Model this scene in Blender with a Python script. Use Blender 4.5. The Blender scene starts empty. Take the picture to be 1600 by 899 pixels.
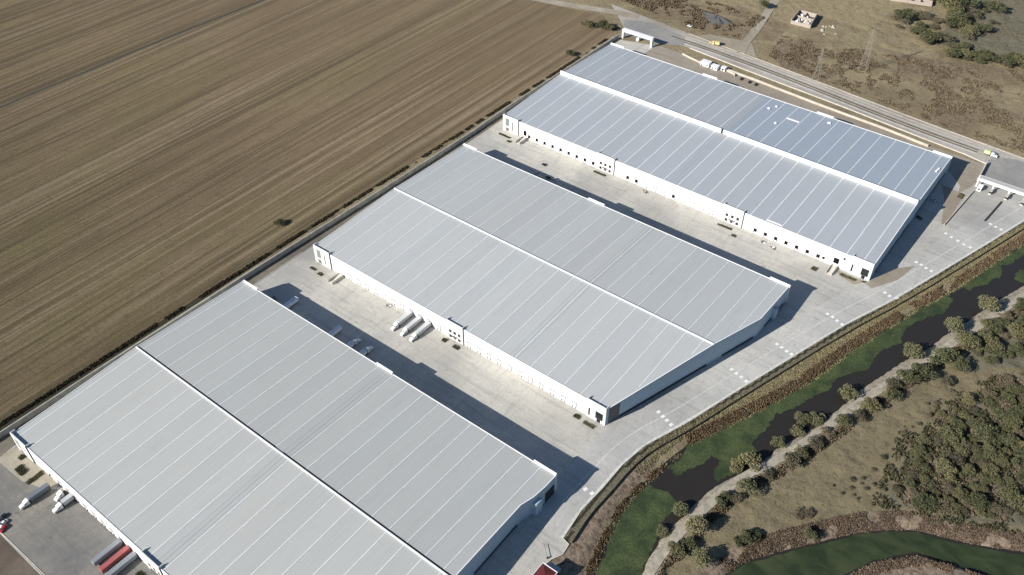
import bpy, math, random
import numpy as np
from mathutils import Vector
random.seed(7); rng = np.random.default_rng(11)
SC = bpy.context.scene
COL = SC.collection

# ------------------------------------------------------------------ camera
cam = bpy.data.cameras.new('camera'); camo = bpy.data.objects.new('camera', cam); COL.objects.link(camo)
YAW, PITCH = -0.658310353, 0.729537148
fw = Vector((math.sin(YAW)*math.cos(PITCH), math.cos(YAW)*math.cos(PITCH), -math.sin(PITCH)))
camo.location = (0, 0, 360)
camo.rotation_euler = fw.to_track_quat('-Z', 'Y').to_euler()
cam.sensor_width = 36; cam.lens = 1378.88/1600*36; cam.clip_start = 1; cam.clip_end = 20000
SC.camera = camo

# ------------------------------------------------------------------ light
SUN_AZ = math.radians(203.0); SUN_EL = math.radians(27.8)
w = bpy.data.worlds.new('World'); SC.world = w; w.use_nodes = True
nt = w.node_tree; sky = nt.nodes.new('ShaderNodeTexSky'); sky.sky_type = 'NISHITA'; sky.sun_disc = False
sky.sun_elevation = SUN_EL; sky.sun_rotation = SUN_AZ; sky.air_density = 1.0; sky.dust_density = 0.3; sky.ozone_density = 4.5
bg = nt.nodes['Background']; bg.inputs['Strength'].default_value = 0.068
nt.links.new(sky.outputs[0], bg.inputs['Color'])
sl = bpy.data.lights.new('sun', 'SUN'); sl.energy = 5.0; sl.angle = math.radians(0.5); sl.color = (1.0, 0.955, 0.89)
so = bpy.data.objects.new('sun', sl); COL.objects.link(so)
sd = Vector((math.sin(SUN_AZ)*math.cos(SUN_EL), math.cos(SUN_AZ)*math.cos(SUN_EL), math.sin(SUN_EL)))
so.rotation_euler = sd.to_track_quat('Z', 'Y').to_euler()
SC.view_settings.view_transform = 'Standard'; SC.view_settings.look = 'None'
SC.view_settings.exposure = 0.55; SC.view_settings.gamma = 1.0
SC.render.engine = 'CYCLES'

# ------------------------------------------------------------------ helpers
def tag(o, label=None, cat=None, group=None, kind=None):
    if label: o['label'] = label
    if cat: o['category'] = cat
    if group: o['group'] = group
    if kind: o['kind'] = kind
    return o

def empty(name, loc, label, cat, group=None, rz=0):
    o = bpy.data.objects.new(name, None); COL.objects.link(o)
    o.location = loc; o.rotation_euler = (0, 0, rz); o.empty_display_size = 1
    return tag(o, label, cat, group)

class MB:
    def __init__(s): s.v = []; s.f = []
    def box(s, x0, x1, y0, y1, z0, z1):
        b = len(s.v)
        s.v += [(x0,y0,z0),(x1,y0,z0),(x1,y1,z0),(x0,y1,z0),(x0,y0,z1),(x1,y0,z1),(x1,y1,z1),(x0,y1,z1)]
        s.f += [tuple(b+i for i in q) for q in ((0,3,2,1),(4,5,6,7),(0,1,5,4),(1,2,6,5),(2,3,7,6),(3,0,4,7))]
        return s
    def prism(s, poly, zb, zt):                       # zb, zt: numbers or functions of (x, y)
        n = len(poly); b = len(s.v)
        A = sum(poly[i][0]*poly[(i+1) % n][1]-poly[(i+1) % n][0]*poly[i][1] for i in range(n))
        if A < 0: poly = poly[::-1]
        fb = zb if callable(zb) else (lambda x, y: zb); ft = zt if callable(zt) else (lambda x, y: zt)
        s.v += [(x, y, fb(x, y)) for x, y in poly] + [(x, y, ft(x, y)) for x, y in poly]
        s.f.append(tuple(b+n-1-i for i in range(n))); s.f.append(tuple(b+n+i for i in range(n)))
        for i in range(n):
            j = (i+1) % n; s.f.append((b+i, b+j, b+n+j, b+n+i))
        return s
    def hexa(s, p):                                    # 8 points, bottom four then top four
        b = len(s.v); s.v += list(p)
        s.f += [tuple(b+i for i in q) for q in ((0,3,2,1),(4,5,6,7),(0,1,5,4),(1,2,6,5),(2,3,7,6),(3,0,4,7))]
        return s
    def wall(s, p, q, t, z0, ztop, n=1):              # vertical slab along p-q, thickness t to the left of p-q
        dx, dy = q[0]-p[0], q[1]-p[1]; L = math.hypot(dx, dy); nx, ny = -dy/L*t, dx/L*t
        ft = ztop if callable(ztop) else (lambda x, y: ztop)
        return s.prism([(p[0],p[1]), (q[0],q[1]), (q[0]+nx,q[1]+ny), (p[0]+nx,p[1]+ny)], z0, ft)
    def tube(s, p, q, r0, r1=None, n=8):
        r1 = r0 if r1 is None else r1
        p, q = Vector(p), Vector(q); d = (q-p).normalized(); u = d.orthogonal().normalized(); v = d.cross(u)
        b = len(s.v)
        for c, r in ((p, r0), (q, r1)):
            for i in range(n):
                a = 2*math.pi*i/n; s.v.append(tuple(c+(u*math.cos(a)+v*math.sin(a))*r))
        for i in range(n):
            j = (i+1) % n; s.f.append((b+i, b+j, b+n+j, b+n+i))
        s.f.append(tuple(b+n-1-i for i in range(n))); s.f.append(tuple(b+n+i for i in range(n)))
        return s
    def build(s, name, mat, parent=None, smooth=False, bevel=0):
        m = bpy.data.meshes.new(name)
        off = Vector((0,0,0)); pr = parent
        while pr is not None and pr.parent is None and pr.type == 'EMPTY' and pr.get('abs'):
            off = pr.location.copy(); break
        if parent is not None and parent.parent is not None and parent.parent.get('abs'): off = parent.parent.location.copy()
        vs = [(x-off.x, y-off.y, z-off.z) for x, y, z in s.v]
        m.from_pydata(vs, [], s.f); m.materials.append(mat)
        if smooth: m.shade_smooth()
        o = bpy.data.objects.new(name, m); COL.objects.link(o)
        if parent is not None: o.parent = parent
        if bevel:
            bv = o.modifiers.new('bevel', 'BEVEL'); bv.width = bevel; bv.segments = 2; bv.limit_method = 'ANGLE'
        return o

def children(o): return [c for c in bpy.data.objects if c.parent == o]
def copy_tree(o, parent=None):
    kids = children(o)
    c = o.copy(); COL.objects.link(c); c.parent = parent
    for k in kids: copy_tree(k, c)
    return c

# ------------------------------------------------------------------ materials
class NT:
    def __init__(s, name, rough=0.9, spec=0.3, metal=0.0):
        s.m = bpy.data.materials.new(name); s.m.use_nodes = True; s.t = s.m.node_tree
        s.b = s.t.nodes['Principled BSDF']; s.b.inputs['Roughness'].default_value = rough
        s.b.inputs['Specular IOR Level'].default_value = spec; s.b.inputs['Metallic'].default_value = metal
        s.geo = s.t.nodes.new('ShaderNodeNewGeometry')
    def link(s, a, b): s.t.links.new(a, b)
    def pos(s, scale=(1,1,1), rot=0.0):
        mp = s.t.nodes.new('ShaderNodeMapping'); mp.inputs['Scale'].default_value = scale
        mp.inputs['Rotation'].default_value = (0, 0, rot)
        s.link(s.geo.outputs['Position'], mp.inputs['Vector']); return mp.outputs[0]
    def noise(s, vec, scale=1.0, detail=4, rough=0.55, dist=0.0):
        n = s.t.nodes.new('ShaderNodeTexNoise'); n.inputs['Scale'].default_value = scale
        n.inputs['Detail'].default_value = detail; n.inputs['Roughness'].default_value = rough
        n.inputs['Distortion'].default_value = dist; s.link(vec, n.inputs['Vector']); return n.outputs['Fac']
    def ramp(s, fac, stops, interp='LINEAR'):
        r = s.t.nodes.new('ShaderNodeValToRGB'); r.color_ramp.interpolation = interp
        e = r.color_ramp.elements
        while len(e) < len(stops): e.new(0.5)
        for k, (p, c) in enumerate(stops):
            e[k].position = p; e[k].color = (c, c, c, 1) if isinstance(c, (int, float)) else (*c, 1)
        s.link(fac, r.inputs[0]); return r.outputs[0]
    def mix(s, fac, a, b, mode='MIX'):
        x = s.t.nodes.new('ShaderNodeMix'); x.data_type = 'RGBA'; x.blend_type = mode
        for k, v in ((0, fac), (6, a), (7, b)):
            if isinstance(v, (int, float)): x.inputs[k].default_value = v if k == 0 else (v, v, v, 1)
            elif isinstance(v, tuple): x.inputs[k].default_value = (*v, 1)
            else: s.link(v, x.inputs[k])
        return x.outputs[2]
    def math(s, op, a, b=0.0):
        x = s.t.nodes.new('ShaderNodeMath'); x.operation = op
        for k, v in ((0, a), (1, b)):
            if isinstance(v, (int, float)): x.inputs[k].default_value = v
            else: s.link(v, x.inputs[k])
        return x.outputs[0]
    def attr(s, name):
        a = s.t.nodes.new('ShaderNodeAttribute'); a.attribute_name = name; return a.outputs['Fac']
    def rnd(s):
        return s.t.nodes.new('ShaderNodeObjectInfo').outputs['Random']
    def bump(s, h, strength=0.5, dist=0.2):
        b = s.t.nodes.new('ShaderNodeBump'); b.inputs['Strength'].default_value = strength
        b.inputs['Distance'].default_value = dist; s.link(h, b.inputs['Height']); s.link(b.outputs[0], s.b.inputs['Normal'])
    def out(s, col):
        if isinstance(col, tuple): s.b.inputs['Base Color'].default_value = (*col, 1)
        else: s.link(col, s.b.inputs['Base Color'])
        return s.m

def plain(name, col, rough=0.6, spec=0.3, metal=0.0, var=0.12, scale=1.3):
    n = NT(name, rough, spec, metal); f = n.noise(n.pos(), scale, 3)
    return n.out(n.mix(n.ramp(f, [(0.3, 1-var), (0.7, 1.0)]), (0, 0, 0), col, 'MIX')) if var else n.out(col)

def mat_roof(name, base, joint_x, rear=None):
    n = NT(name, 0.55, 0.25)
    streak = n.noise(n.pos((1.1, 0.018, 0)), 1.0, 5, 0.65)
    fine = n.noise(n.pos((2.6, 0.05, 0)), 1.0, 2, 0.6)
    big = n.noise(n.pos((0.03, 0.012, 0)), 1.0, 3, 0.6)
    spk = n.noise(n.pos((1.6, 1.6, 0)), 1.0, 3, 0.7)
    bay = n.t.nodes.new('ShaderNodeTexWhiteNoise'); bay.noise_dimensions = '1D'
    sep = n.t.nodes.new('ShaderNodeSeparateXYZ'); n.link(n.geo.outputs['Position'], sep.inputs[0])
    n.link(n.math('FLOOR', n.math('DIVIDE', n.math('ADD', sep.outputs[0], 82.8), 10.82)), bay.inputs['W'])
    c = n.mix(n.ramp(streak, [(0.3, 0.0), (0.75, 1.0)]), tuple(v*0.94 for v in base), tuple(v*1.04 for v in base))
    c = n.mix(n.ramp(fine, [(0.3, 0.09), (0.6, 0.0)]), c, tuple(v*0.72 for v in base))
    dirt = n.noise(n.pos((0.22, 0.05, 0)), 1.0, 6, 0.7, 0.4)
    c = n.mix(n.ramp(dirt, [(0.56, 0.0), (0.72, 0.30)]), c, (base[0]*0.74, base[1]*0.70, base[2]*0.66))
    c = n.mix(n.ramp(dirt, [(0.28, 0.35), (0.42, 0.0)]), c, tuple(min(1, v*1.2) for v in base))
    c = n.mix(n.ramp(spk, [(0.35, 0.16), (0.6, 0.0)]), c, tuple(v*0.75 for v in base))
    c = n.mix(n.ramp(big, [(0.35, 0.0), (0.7, 0.35)]), c, (base[0]*0.95, base[1]*0.9, base[2]*0.86))
    c = n.mix(n.math('MULTIPLY', bay.outputs['Value'], 0.16), c, (0.27, 0.29, 0.32))
    # darker flashing sheets at the expansion joint
    d = n.math('ABSOLUTE', n.math('SUBTRACT', sep.outputs[0], joint_x))
    jd = n.ramp(n.math('DIVIDE', d, 10.0), [(0.0, 0.9), (0.04, 0.0), (0.20, 0.0), (0.24, 0.6), (0.28, 0.0)])
    c = n.mix(n.math('MULTIPLY', jd, fine), c, (0.14, 0.15, 0.17))
    if rear:                                          # newer, bluer sheets on the rear slope beyond the joint
        k = n.math('MULTIPLY', n.math('GREATER_THAN', sep.outputs[0], joint_x), n.math('GREATER_THAN', sep.outputs[1], rear))
        c = n.mix(n.math('MULTIPLY', k, 0.55), c, n.mix(streak, (0.24, 0.30, 0.37), (0.31, 0.37, 0.43)))
    n.bump(n.noise(n.pos((3.2, 0.02, 0)), 1.0, 2), 0.18, 0.08)
    return n.out(c)

def mat_wall(name, base, v=0.1):
    n = NT(name, 0.7, 0.25)
    s = n.noise(n.pos((0.7, 0.7, 0.06)), 1.0, 4, 0.6); f = n.noise(n.pos(), 0.5, 4)
    c = n.mix(n.ramp(s, [(0.35, v*1.6), (0.65, 0.0)]), base, tuple(b*0.72 for b in base))
    c = n.mix(n.ramp(f, [(0.3, v), (0.7, 0.0)]), c, tuple(b*0.8 for b in base))
    return n.out(c)

def mat_concrete(name, base, dark, warm, rot=0.0, stain=0.5, joints=True):
    n = NT(name, 0.85, 0.2)
    a = n.noise(n.pos((0.045, 0.03, 0), rot), 1.0, 6, 0.62, 0.6)
    b = n.noise(n.pos((0.012, 0.012, 0)), 1.0, 4, 0.6, 0.3)
    g = n.noise(n.pos((0.9, 0.9, 0)), 1.0, 5, 0.7)
    t = n.noise(n.pos((0.02, 0.35, 0), rot+0.15), 1.0, 5, 0.6, 0.8)
    u = n.noise(n.pos((0.4, 0.03, 0), rot), 1.0, 4, 0.6, 0.5)
    c = n.mix(n.ramp(a, [(0.38, 0.0), (0.66, 1.0)]), base, warm)
    c = n.mix(n.ramp(b, [(0.42, 0.0), (0.68, stain)]), c, dark)
    c = n.mix(n.ramp(t, [(0.52, 0.0), (0.74, stain*0.9)]), c, dark)
    c = n.mix(n.ramp(u, [(0.55, 0.0), (0.78, stain*0.6)]), c, dark)
    c = n.mix(n.ramp(g, [(0.3, 0.28), (0.55, 0.0)]), c, tuple(v*0.62 for v in base))
    w1 = n.noise(n.pos((0.10, 0.10, 0)), 1.0, 6, 0.72, 1.5)
    c = n.mix(n.ramp(w1, [(0.46, 0.0), (0.5, 0.28), (0.54, 0.0)]), c, tuple(v*0.55 for v in base))
    k1 = n.noise(n.pos((0.25, 0.25, 0)), 1.0, 5, 0.75, 0.3)
    c = n.mix(n.ramp(k1, [(0.33, 0.55), (0.42, 0.0)]), c, tuple(v*0.45 for v in base))
    c = n.mix(n.ramp(k1, [(0.60, 0.0), (0.72, 0.4)]), c, tuple(min(1, v*1.25) for v in warm))
    if joints:
        br = n.t.nodes.new('ShaderNodeTexBrick'); br.offset = 0.0
        for k, v in (('Color1', 0.0), ('Color2', 0.0), ('Mortar', 1.0)): br.inputs[k].default_value = (v, v, v, 1)
        br.inputs['Scale'].default_value = 1.0; br.inputs['Mortar Size'].default_value = 0.07
        br.inputs['Brick Width'].default_value = 4.8; br.inputs['Row Height'].default_value = 4.8
        n.link(n.pos(), br.inputs['Vector'])
        c = n.mix(n.math('MULTIPLY', br.outputs['Color'], 0.28), c, tuple(v*0.6 for v in base))
    return n.out(c)

def mat_field():
    n = NT('ploughed_soil', 0.95, 0.1)
    R = -0.028
    wob = n.noise(n.pos((0.02, 0.02, 0)), 1.0, 3, 0.5)
    def ln(sx, sy, det, ro, rot=R):
        mp = n.t.nodes.new('ShaderNodeVectorMath'); mp.operation = 'ADD'
        cx = n.t.nodes.new('ShaderNodeCombineXYZ'); n.link(n.math('MULTIPLY', n.math('SUBTRACT', wob, 0.5), sx*1.6), cx.inputs[0])
        n.link(n.pos((sx, sy, 0), rot), mp.inputs[0]); n.link(cx.outputs[0], mp.inputs[1]); return n.noise(mp.outputs[0], 1.0, det, ro)
    l1 = ln(0.10, 0.0014, 4, 0.62); l2 = ln(0.32, 0.004, 5, 0.72); l3 = ln(0.95, 0.02, 4, 0.75); l4 = ln(0.24, 0.0012, 2, 0.5, R-0.003)
    p1 = n.noise(n.pos((0.011, 0.004, 0), R), 1.0, 5, 0.6)
    p2 = n.noise(n.pos((0.008, 0.005, 0)), 1.0, 5, 0.6)
    g = n.noise(n.pos((0.8, 0.5, 0)), 1.0, 5, 0.78)
    g2 = n.noise(n.pos((0.16, 0.09, 0)), 1.0, 5, 0.7)
    c = n.mix(n.ramp(p1, [(0.35, 0.0), (0.65, 1.0)]), (0.138, 0.100, 0.057), (0.205, 0.150, 0.090))
    c = n.mix(n.ramp(p2, [(0.44, 0.0), (0.62, 0.62)]), c, (0.165, 0.142, 0.062))
    c = n.mix(n.ramp(l1, [(0.38, 0.9), (0.5, 0.0)]), c, (0.078, 0.060, 0.034))
    c = n.mix(n.ramp(l2, [(0.38, 0.8), (0.5, 0.0)]), c, (0.080, 0.058, 0.036))
    c = n.mix(n.ramp(l2, [(0.54, 0.0), (0.66, 0.65)]), c, (0.30, 0.232, 0.155))
    c = n.mix(n.ramp(l3, [(0.36, 0.5), (0.5, 0.0)]), c, (0.074, 0.055, 0.032))
    c = n.mix(n.ramp(l3, [(0.56, 0.0), (0.7, 0.5)]), c, (0.33, 0.26, 0.155))
    c = n.mix(n.ramp(l4, [(0.60, 0.0), (0.65, 0.5)]), c, (0.32, 0.255, 0.175))
    c = n.mix(n.ramp(l4, [(0.36, 0.75), (0.42, 0.0)]), c, (0.062, 0.046, 0.03))
    c = n.mix(n.ramp(g2, [(0.36, 0.4), (0.48, 0.0)]), c, (0.085, 0.064, 0.04))
    c = n.mix(n.ramp(g, [(0.34, 0.6), (0.5, 0.0)]), c, (0.068, 0.050, 0.028))
    c = n.mix(n.ramp(g, [(0.54, 0.0), (0.70, 0.5)]), c, (0.30, 0.235, 0.155))
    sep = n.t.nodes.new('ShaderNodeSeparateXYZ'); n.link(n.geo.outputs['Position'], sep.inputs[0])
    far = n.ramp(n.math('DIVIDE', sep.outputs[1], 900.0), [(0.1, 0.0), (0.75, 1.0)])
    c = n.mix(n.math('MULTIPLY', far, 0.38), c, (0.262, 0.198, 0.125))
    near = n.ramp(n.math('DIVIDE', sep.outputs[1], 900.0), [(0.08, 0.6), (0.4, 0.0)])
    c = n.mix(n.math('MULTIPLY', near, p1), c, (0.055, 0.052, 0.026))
    h = n.math('ADD', n.math('MULTIPLY', l2, 0.5), n.math('MULTIPLY', l3, 0.5))
    n.bump(n.math('ADD', h, n.math('MULTIPLY', g, 0.6)), 0.55, 0.5)
    return n.out(c)

def mat_ground():
    n = NT('dry_ground', 0.95, 0.1)
    a = n.noise(n.pos((0.012, 0.012, 0)), 1.0, 7, 0.62, 0.6)
    b = n.noise(n.pos((0.05, 0.05, 0)), 1.0, 6, 0.65, 0.8)
    g = n.noise(n.pos((0.35, 0.35, 0)), 1.0, 6, 0.72, 0.4)
    f = n.noise(n.pos((1.4, 1.4, 0)), 1.0, 4, 0.75)
    jit = n.math('MULTIPLY', n.math('SUBTRACT', g, 0.5), 1.3)
    jit2 = n.math('MULTIPLY', n.math('SUBTRACT', b, 0.5), 0.8)
    def m(name, lo=0.42, hi=0.58):
        v = n.math('ADD', n.math('ADD', n.attr(name), jit), jit2); return n.ramp(v, [(lo, 0.0), (hi, 1.0)])
    c = n.mix(n.ramp(a, [(0.4, 0.0), (0.6, 1.0)]), (0.29, 0.235, 0.145), (0.20, 0.16, 0.098))
    c = n.mix(n.ramp(b, [(0.45, 0.0), (0.65, 0.6)]), c, (0.34, 0.285, 0.165))
    c = n.mix(m('mk_brown', 0.40, 0.7), c, n.mix(n.ramp(g, [(0.35, 0.0), (0.6, 1.0)]), (0.125, 0.09, 0.062), (0.25, 0.195, 0.125)))
    c = n.mix(m('mk_farm', 0.45, 0.55), c, (0.30, 0.245, 0.145))
    c = n.mix(m('mk_meadow', 0.4, 0.6), c, n.mix(b, (0.185, 0.152, 0.098), (0.225, 0.19, 0.108)))
    c = n.mix(m('mk_grey', 0.4, 0.65), c, n.mix(b, (0.13, 0.122, 0.082), (0.20, 0.18, 0.125)))
    c = n.mix(m('mk_tan', 0.35, 0.6), c, n.mix(n.ramp(g, [(0.35, 0.0), (0.65, 1.0)]), (0.19, 0.15, 0.085), (0.36, 0.30, 0.18)))
    c = n.mix(m('mk_red', 0.4, 0.6), c, n.mix(n.ramp(g, [(0.35, 0.0), (0.65, 1.0)]), (0.135, 0.10, 0.072), (0.30, 0.235, 0.17)))
    c = n.mix(m('mk_sand', 0.44, 0.56), c, n.mix(g, (0.22, 0.19, 0.14), (0.42, 0.375, 0.29)))
    c = n.mix(m('mk_dark', 0.42, 0.6), c, (0.045, 0.043, 0.028))
    c = n.mix(n.ramp(g, [(0.34, 0.75), (0.5, 0.0)]), c, n.mix(0.62, c, (0.035, 0.028, 0.02)))
    c = n.mix(n.ramp(f, [(0.3, 0.6), (0.5, 0.0)]), c, n.mix(0.6, c, (0.03, 0.025, 0.018)))
    c = n.mix(n.ramp(f, [(0.58, 0.0), (0.75, 0.35)]), c, (0.36, 0.31, 0.21))
    n.bump(n.math('ADD', n.math('MULTIPLY', g, 1.0), n.math('MULTIPLY', f, 0.3)), 0.7, 0.9)
    return n.out(c)

def mat_leaf(name, c0, c1, c2):
    n = NT(name, 0.8, 0.15)
    f = n.noise(n.pos((0.55, 0.55, 0.55)), 1.0, 4, 0.7)
    c = n.mix(n.ramp(f, [(0.35, 0.0), (0.65, 1.0)]), c0, c1)
    c = n.mix(n.math('MULTIPLY', n.rnd(), 0.5), c, c2)
    r2 = n.math('FRACT', n.math('MULTIPLY', n.rnd(), 7.31)); c = n.mix(n.ramp(r2, [(0.45, 0.0), (1.0, 0.6)]), c, tuple(v*k for v, k in zip(c1, (1.5, 1.3, 1.25))))
    c = n.mix(n.ramp(r2, [(0.0, 0.4), (0.35, 0.0)]), c, tuple(v*0.6 for v in c0))
    n.b.inputs['Subsurface Weight'].default_value = 0.0
    return n.out(c)

def mat_tufts(name, c0, c1, c2, sc=0.25):
    n = NT(name, 0.85, 0.1)
    f = n.noise(n.pos((sc, sc, sc)), 1.0, 5, 0.7); g = n.noise(n.pos((2.2, 2.2, 1.0)), 1.0, 2, 0.7)
    c = n.mix(n.ramp(f, [(0.38, 0.0), (0.6, 1.0)]), c0, c1)
    return n.out(n.mix(n.ramp(g, [(0.4, 0.0), (0.62, 1.0)]), c, c2))

M = {}
M['roof_a'] = mat_roof('roof_sheet_grey', (0.452, 0.462, 0.436), -248.5)
M['roof_b'] = mat_roof('roof_sheet_light_grey', (0.470, 0.484, 0.470), -203.0)
M['roof_c'] = mat_roof('roof_sheet_cool_grey', (0.385, 0.41, 0.428), -217.0, 532.6)
M['strip'] = plain('translucent_strip', (0.66, 0.68, 0.68), 0.5, 0.3, var=0.15, scale=0.4)
M['white'] = mat_wall('white_cladding', (0.80, 0.79, 0.77), 0.06)
M['flash'] = mat_wall('white_flashing', (0.78, 0.78, 0.78), 0.05)
M['side'] = mat_wall('shaded_side_cladding', (0.40, 0.49, 0.56), 0.15)  # blue shade of the end walls painted into the cladding colour
M['office'] = mat_wall('office_render', (0.70, 0.69, 0.65), 0.08)
M['near_black'] = plain('near_black_matte', (0.03, 0.033, 0.04), 0.7)
M['glass'] = plain('dark_glass', (0.018, 0.022, 0.026), 0.12, 0.6, var=0)
M['black'] = plain('black_rubber', (0.012, 0.012, 0.012), 0.7, var=0)
M['opening'] = plain('dark_opening', (0.012, 0.012, 0.013), 0.9, 0.0, var=0)
M['doorw'] = plain('door_panel_white', (0.72, 0.72, 0.70), 0.5)
M['doorf'] = plain('door_frame_grey', (0.15, 0.15, 0.145), 0.7)
M['pipe'] = plain('dark_pipe', (0.10, 0.105, 0.11), 0.5)
M['yard'] = mat_concrete('yard_concrete', (0.49, 0.472, 0.425), (0.27, 0.262, 0.245), (0.58, 0.55, 0.475), 0.0, 0.8)
M['road'] = mat_concrete('road_concrete', (0.50, 0.49, 0.455), (0.29, 0.285, 0.27), (0.56, 0.54, 0.49), -0.27, 0.75)
M['dock'] = mat_concrete('dock_asphalt', (0.185, 0.180, 0.170), (0.125, 0.124, 0.122), (0.30, 0.275, 0.225), 0.0, 0.6)
M['asph'] = mat_concrete('worn_asphalt', (0.27, 0.262, 0.25), (0.20, 0.195, 0.188), (0.34, 0.325, 0.29), 0.05, 0.5, False)
M['apron'] = mat_concrete('earth_apron', (0.31, 0.27, 0.215), (0.21, 0.165, 0.12), (0.36, 0.32, 0.26), 0.0, 0.6, False)
M['verge'] = mat_concrete('verge_earth', (0.20, 0.18, 0.145), (0.11, 0.10, 0.085), (0.33, 0.28, 0.19), 0.0, 0.8, False)
M['earth'] = mat_concrete('brown_earth', (0.125, 0.098, 0.075), (0.07, 0.055, 0.042), (0.19, 0.155, 0.12), 0.3, 0.6, False)
M['hwy'] = mat_concrete('highway_surface', (0.42, 0.385, 0.33), (0.25, 0.22, 0.18), (0.50, 0.46, 0.40), 1.65, 0.85, False)
M['dirt'] = mat_concrete('dirt_track', (0.33, 0.285, 0.215), (0.22, 0.18, 0.13), (0.42, 0.37, 0.29), 0.8, 0.5, False)
M['garden'] = mat_concrete('garden_paving', (0.36, 0.32, 0.25), (0.24, 0.21, 0.16), (0.42, 0.38, 0.30), 0.0, 0.4)
M['kerb'] = plain('kerb_concrete', (0.60, 0.57, 0.50), 0.8, var=0.25, scale=0.3)
M['wallc'] = plain('boundary_concrete', (0.40, 0.39, 0.34), 0.9, var=0.35, scale=0.25)
M['retain'] = plain('retaining_concrete', (0.60, 0.52, 0.42), 0.9, var=0.35, scale=0.2)
M['paint'] = plain('road_paint', (0.88, 0.87, 0.83), 0.6, var=0.25, scale=0.8)
M['paint2'] = plain('worn_paint', (0.68, 0.67, 0.62), 0.7, var=0.35, scale=0.5)
M['median'] = plain('brown_median', (0.17, 0.13, 0.09), 0.9, var=0.5, scale=0.3)
M['tar'] = plain('dark_kerb_line', (0.06, 0.055, 0.045), 0.9)
M['field'] = mat_field()
M['ground'] = mat_ground()
M['leafd'] = mat_leaf('foliage_dark', (0.066, 0.074, 0.036), (0.125, 0.128, 0.066), (0.10, 0.102, 0.052))
M['leafw'] = mat_leaf('foliage_willow', (0.115, 0.118, 0.062), (0.18, 0.175, 0.095), (0.14, 0.138, 0.075))
M['leafg'] = mat_leaf('foliage_grey', (0.085, 0.080, 0.052), (0.145, 0.128, 0.085), (0.11, 0.098, 0.06))
M['bark'] = plain('bark', (0.10, 0.08, 0.06), 0.9)
M['reed'] = mat_tufts('reeds', (0.17, 0.12, 0.07), (0.28, 0.21, 0.125), (0.10, 0.07, 0.045))
M['reedt'] = mat_tufts('pale_reeds', (0.27, 0.235, 0.13), (0.40, 0.35, 0.21), (0.16, 0.14, 0.07))
M['hedge'] = mat_tufts('hedge_scrub', (0.055, 0.046, 0.032), (0.10, 0.085, 0.05), (0.032, 0.028, 0.022))
M['scrub'] = mat_tufts('low_scrub', (0.145, 0.112, 0.074), (0.24, 0.19, 0.12), (0.105, 0.08, 0.055))
M['fringe'] = mat_tufts('fringe_scrub', (0.085, 0.082, 0.045), (0.135, 0.125, 0.07), (0.055, 0.052, 0.03))
M['redbr'] = mat_tufts('red_brush', (0.19, 0.14, 0.10), (0.27, 0.205, 0.145), (0.11, 0.082, 0.06))
n = NT('weed', 0.8, 0.2); _a = n.noise(n.pos((0.09, 0.09, 0)), 1, 6, 0.65, 0.5); _b = n.noise(n.pos((0.9, 0.9, 0)), 1, 4, 0.7)
_c = n.mix(n.ramp(_a, [(0.38, 0.0), (0.62, 1.0)]), (0.034, 0.050, 0.022), (0.078, 0.100, 0.038))
_c = n.mix(n.ramp(_b, [(0.38, 0.65), (0.55, 0.0)]), _c, (0.018, 0.03, 0.013)); n.bump(_b, 0.4, 0.2); M['weed'] = n.out(_c)
n = NT('weed_dark', 0.75, 0.2); _a = n.noise(n.pos((0.06, 0.12, 0)), 1, 6, 0.65, 0.5)
M['weedd'] = n.out(n.mix(n.ramp(_a, [(0.38, 0.0), (0.65, 1.0)]), (0.020, 0.032, 0.014), (0.046, 0.060, 0.026)))
n = NT('water', 0.12, 0.4); _a = n.noise(n.pos((0.4, 0.4, 0)), 1, 4, 0.6); n.bump(_a, 0.12, 0.1)
M['water'] = n.out(n.mix(_a, (0.024, 0.021, 0.018), (0.032, 0.028, 0.023)))
M['vwhite'] = plain('vehicle_white', (0.80, 0.80, 0.80), 0.3, 0.5, var=0.05)
M['vgrey'] = plain('trailer_grey', (0.42, 0.44, 0.46), 0.5, 0.4, var=0.15)
M['vpale'] = plain('trailer_pale', (0.56, 0.57, 0.57), 0.5, 0.4, var=0.12)
M['vmid'] = plain('trailer_mid_grey', (0.27, 0.285, 0.31), 0.5, 0.4, var=0.2)
M['vdark'] = plain('trailer_slate', (0.17, 0.19, 0.22), 0.5, 0.4, var=0.2)
M['vred'] = plain('trailer_red', (0.40, 0.12, 0.115), 0.45, 0.4, var=0.2)
M['cred'] = plain('car_red', (0.42, 0.02, 0.03), 0.25, 0.5, var=0)
M['cblack'] = plain('car_black', (0.02, 0.02, 0.022), 0.25, 0.5, var=0)
M['csilver'] = plain('car_silver', (0.50, 0.51, 0.52), 0.3, 0.5, var=0)
M['yellow'] = plain('vehicle_yellow', (0.62, 0.50, 0.22), 0.4, 0.4, var=0.1)
M['lime'] = plain('vehicle_lime', (0.50, 0.58, 0.30), 0.4, 0.4, var=0.1)
M['pylon'] = plain('weathered_steel', (0.27, 0.25, 0.20), 0.7, 0.2, var=0.1)
M['steel'] = plain('galvanised_steel', (0.48, 0.46, 0.42), 0.5, 0.4, var=0.1)
M['tile'] = plain('red_roof', (0.15, 0.034, 0.034), 0.7, 0.2, var=0.3, scale=1.5)
M['brick'] = plain('pale_brick', (0.45, 0.385, 0.33), 0.9, var=0.3)
M['rubble'] = plain('rubble', (0.48, 0.44, 0.38), 0.9, var=0.5, scale=2)
M['gravel'] = plain('dark_gravel', (0.115, 0.112, 0.110), 0.95, var=0.4, scale=0.8)
M['planter'] = plain('planter_soil', (0.09, 0.075, 0.05), 0.95, var=0.5, scale=1.5)

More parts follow.
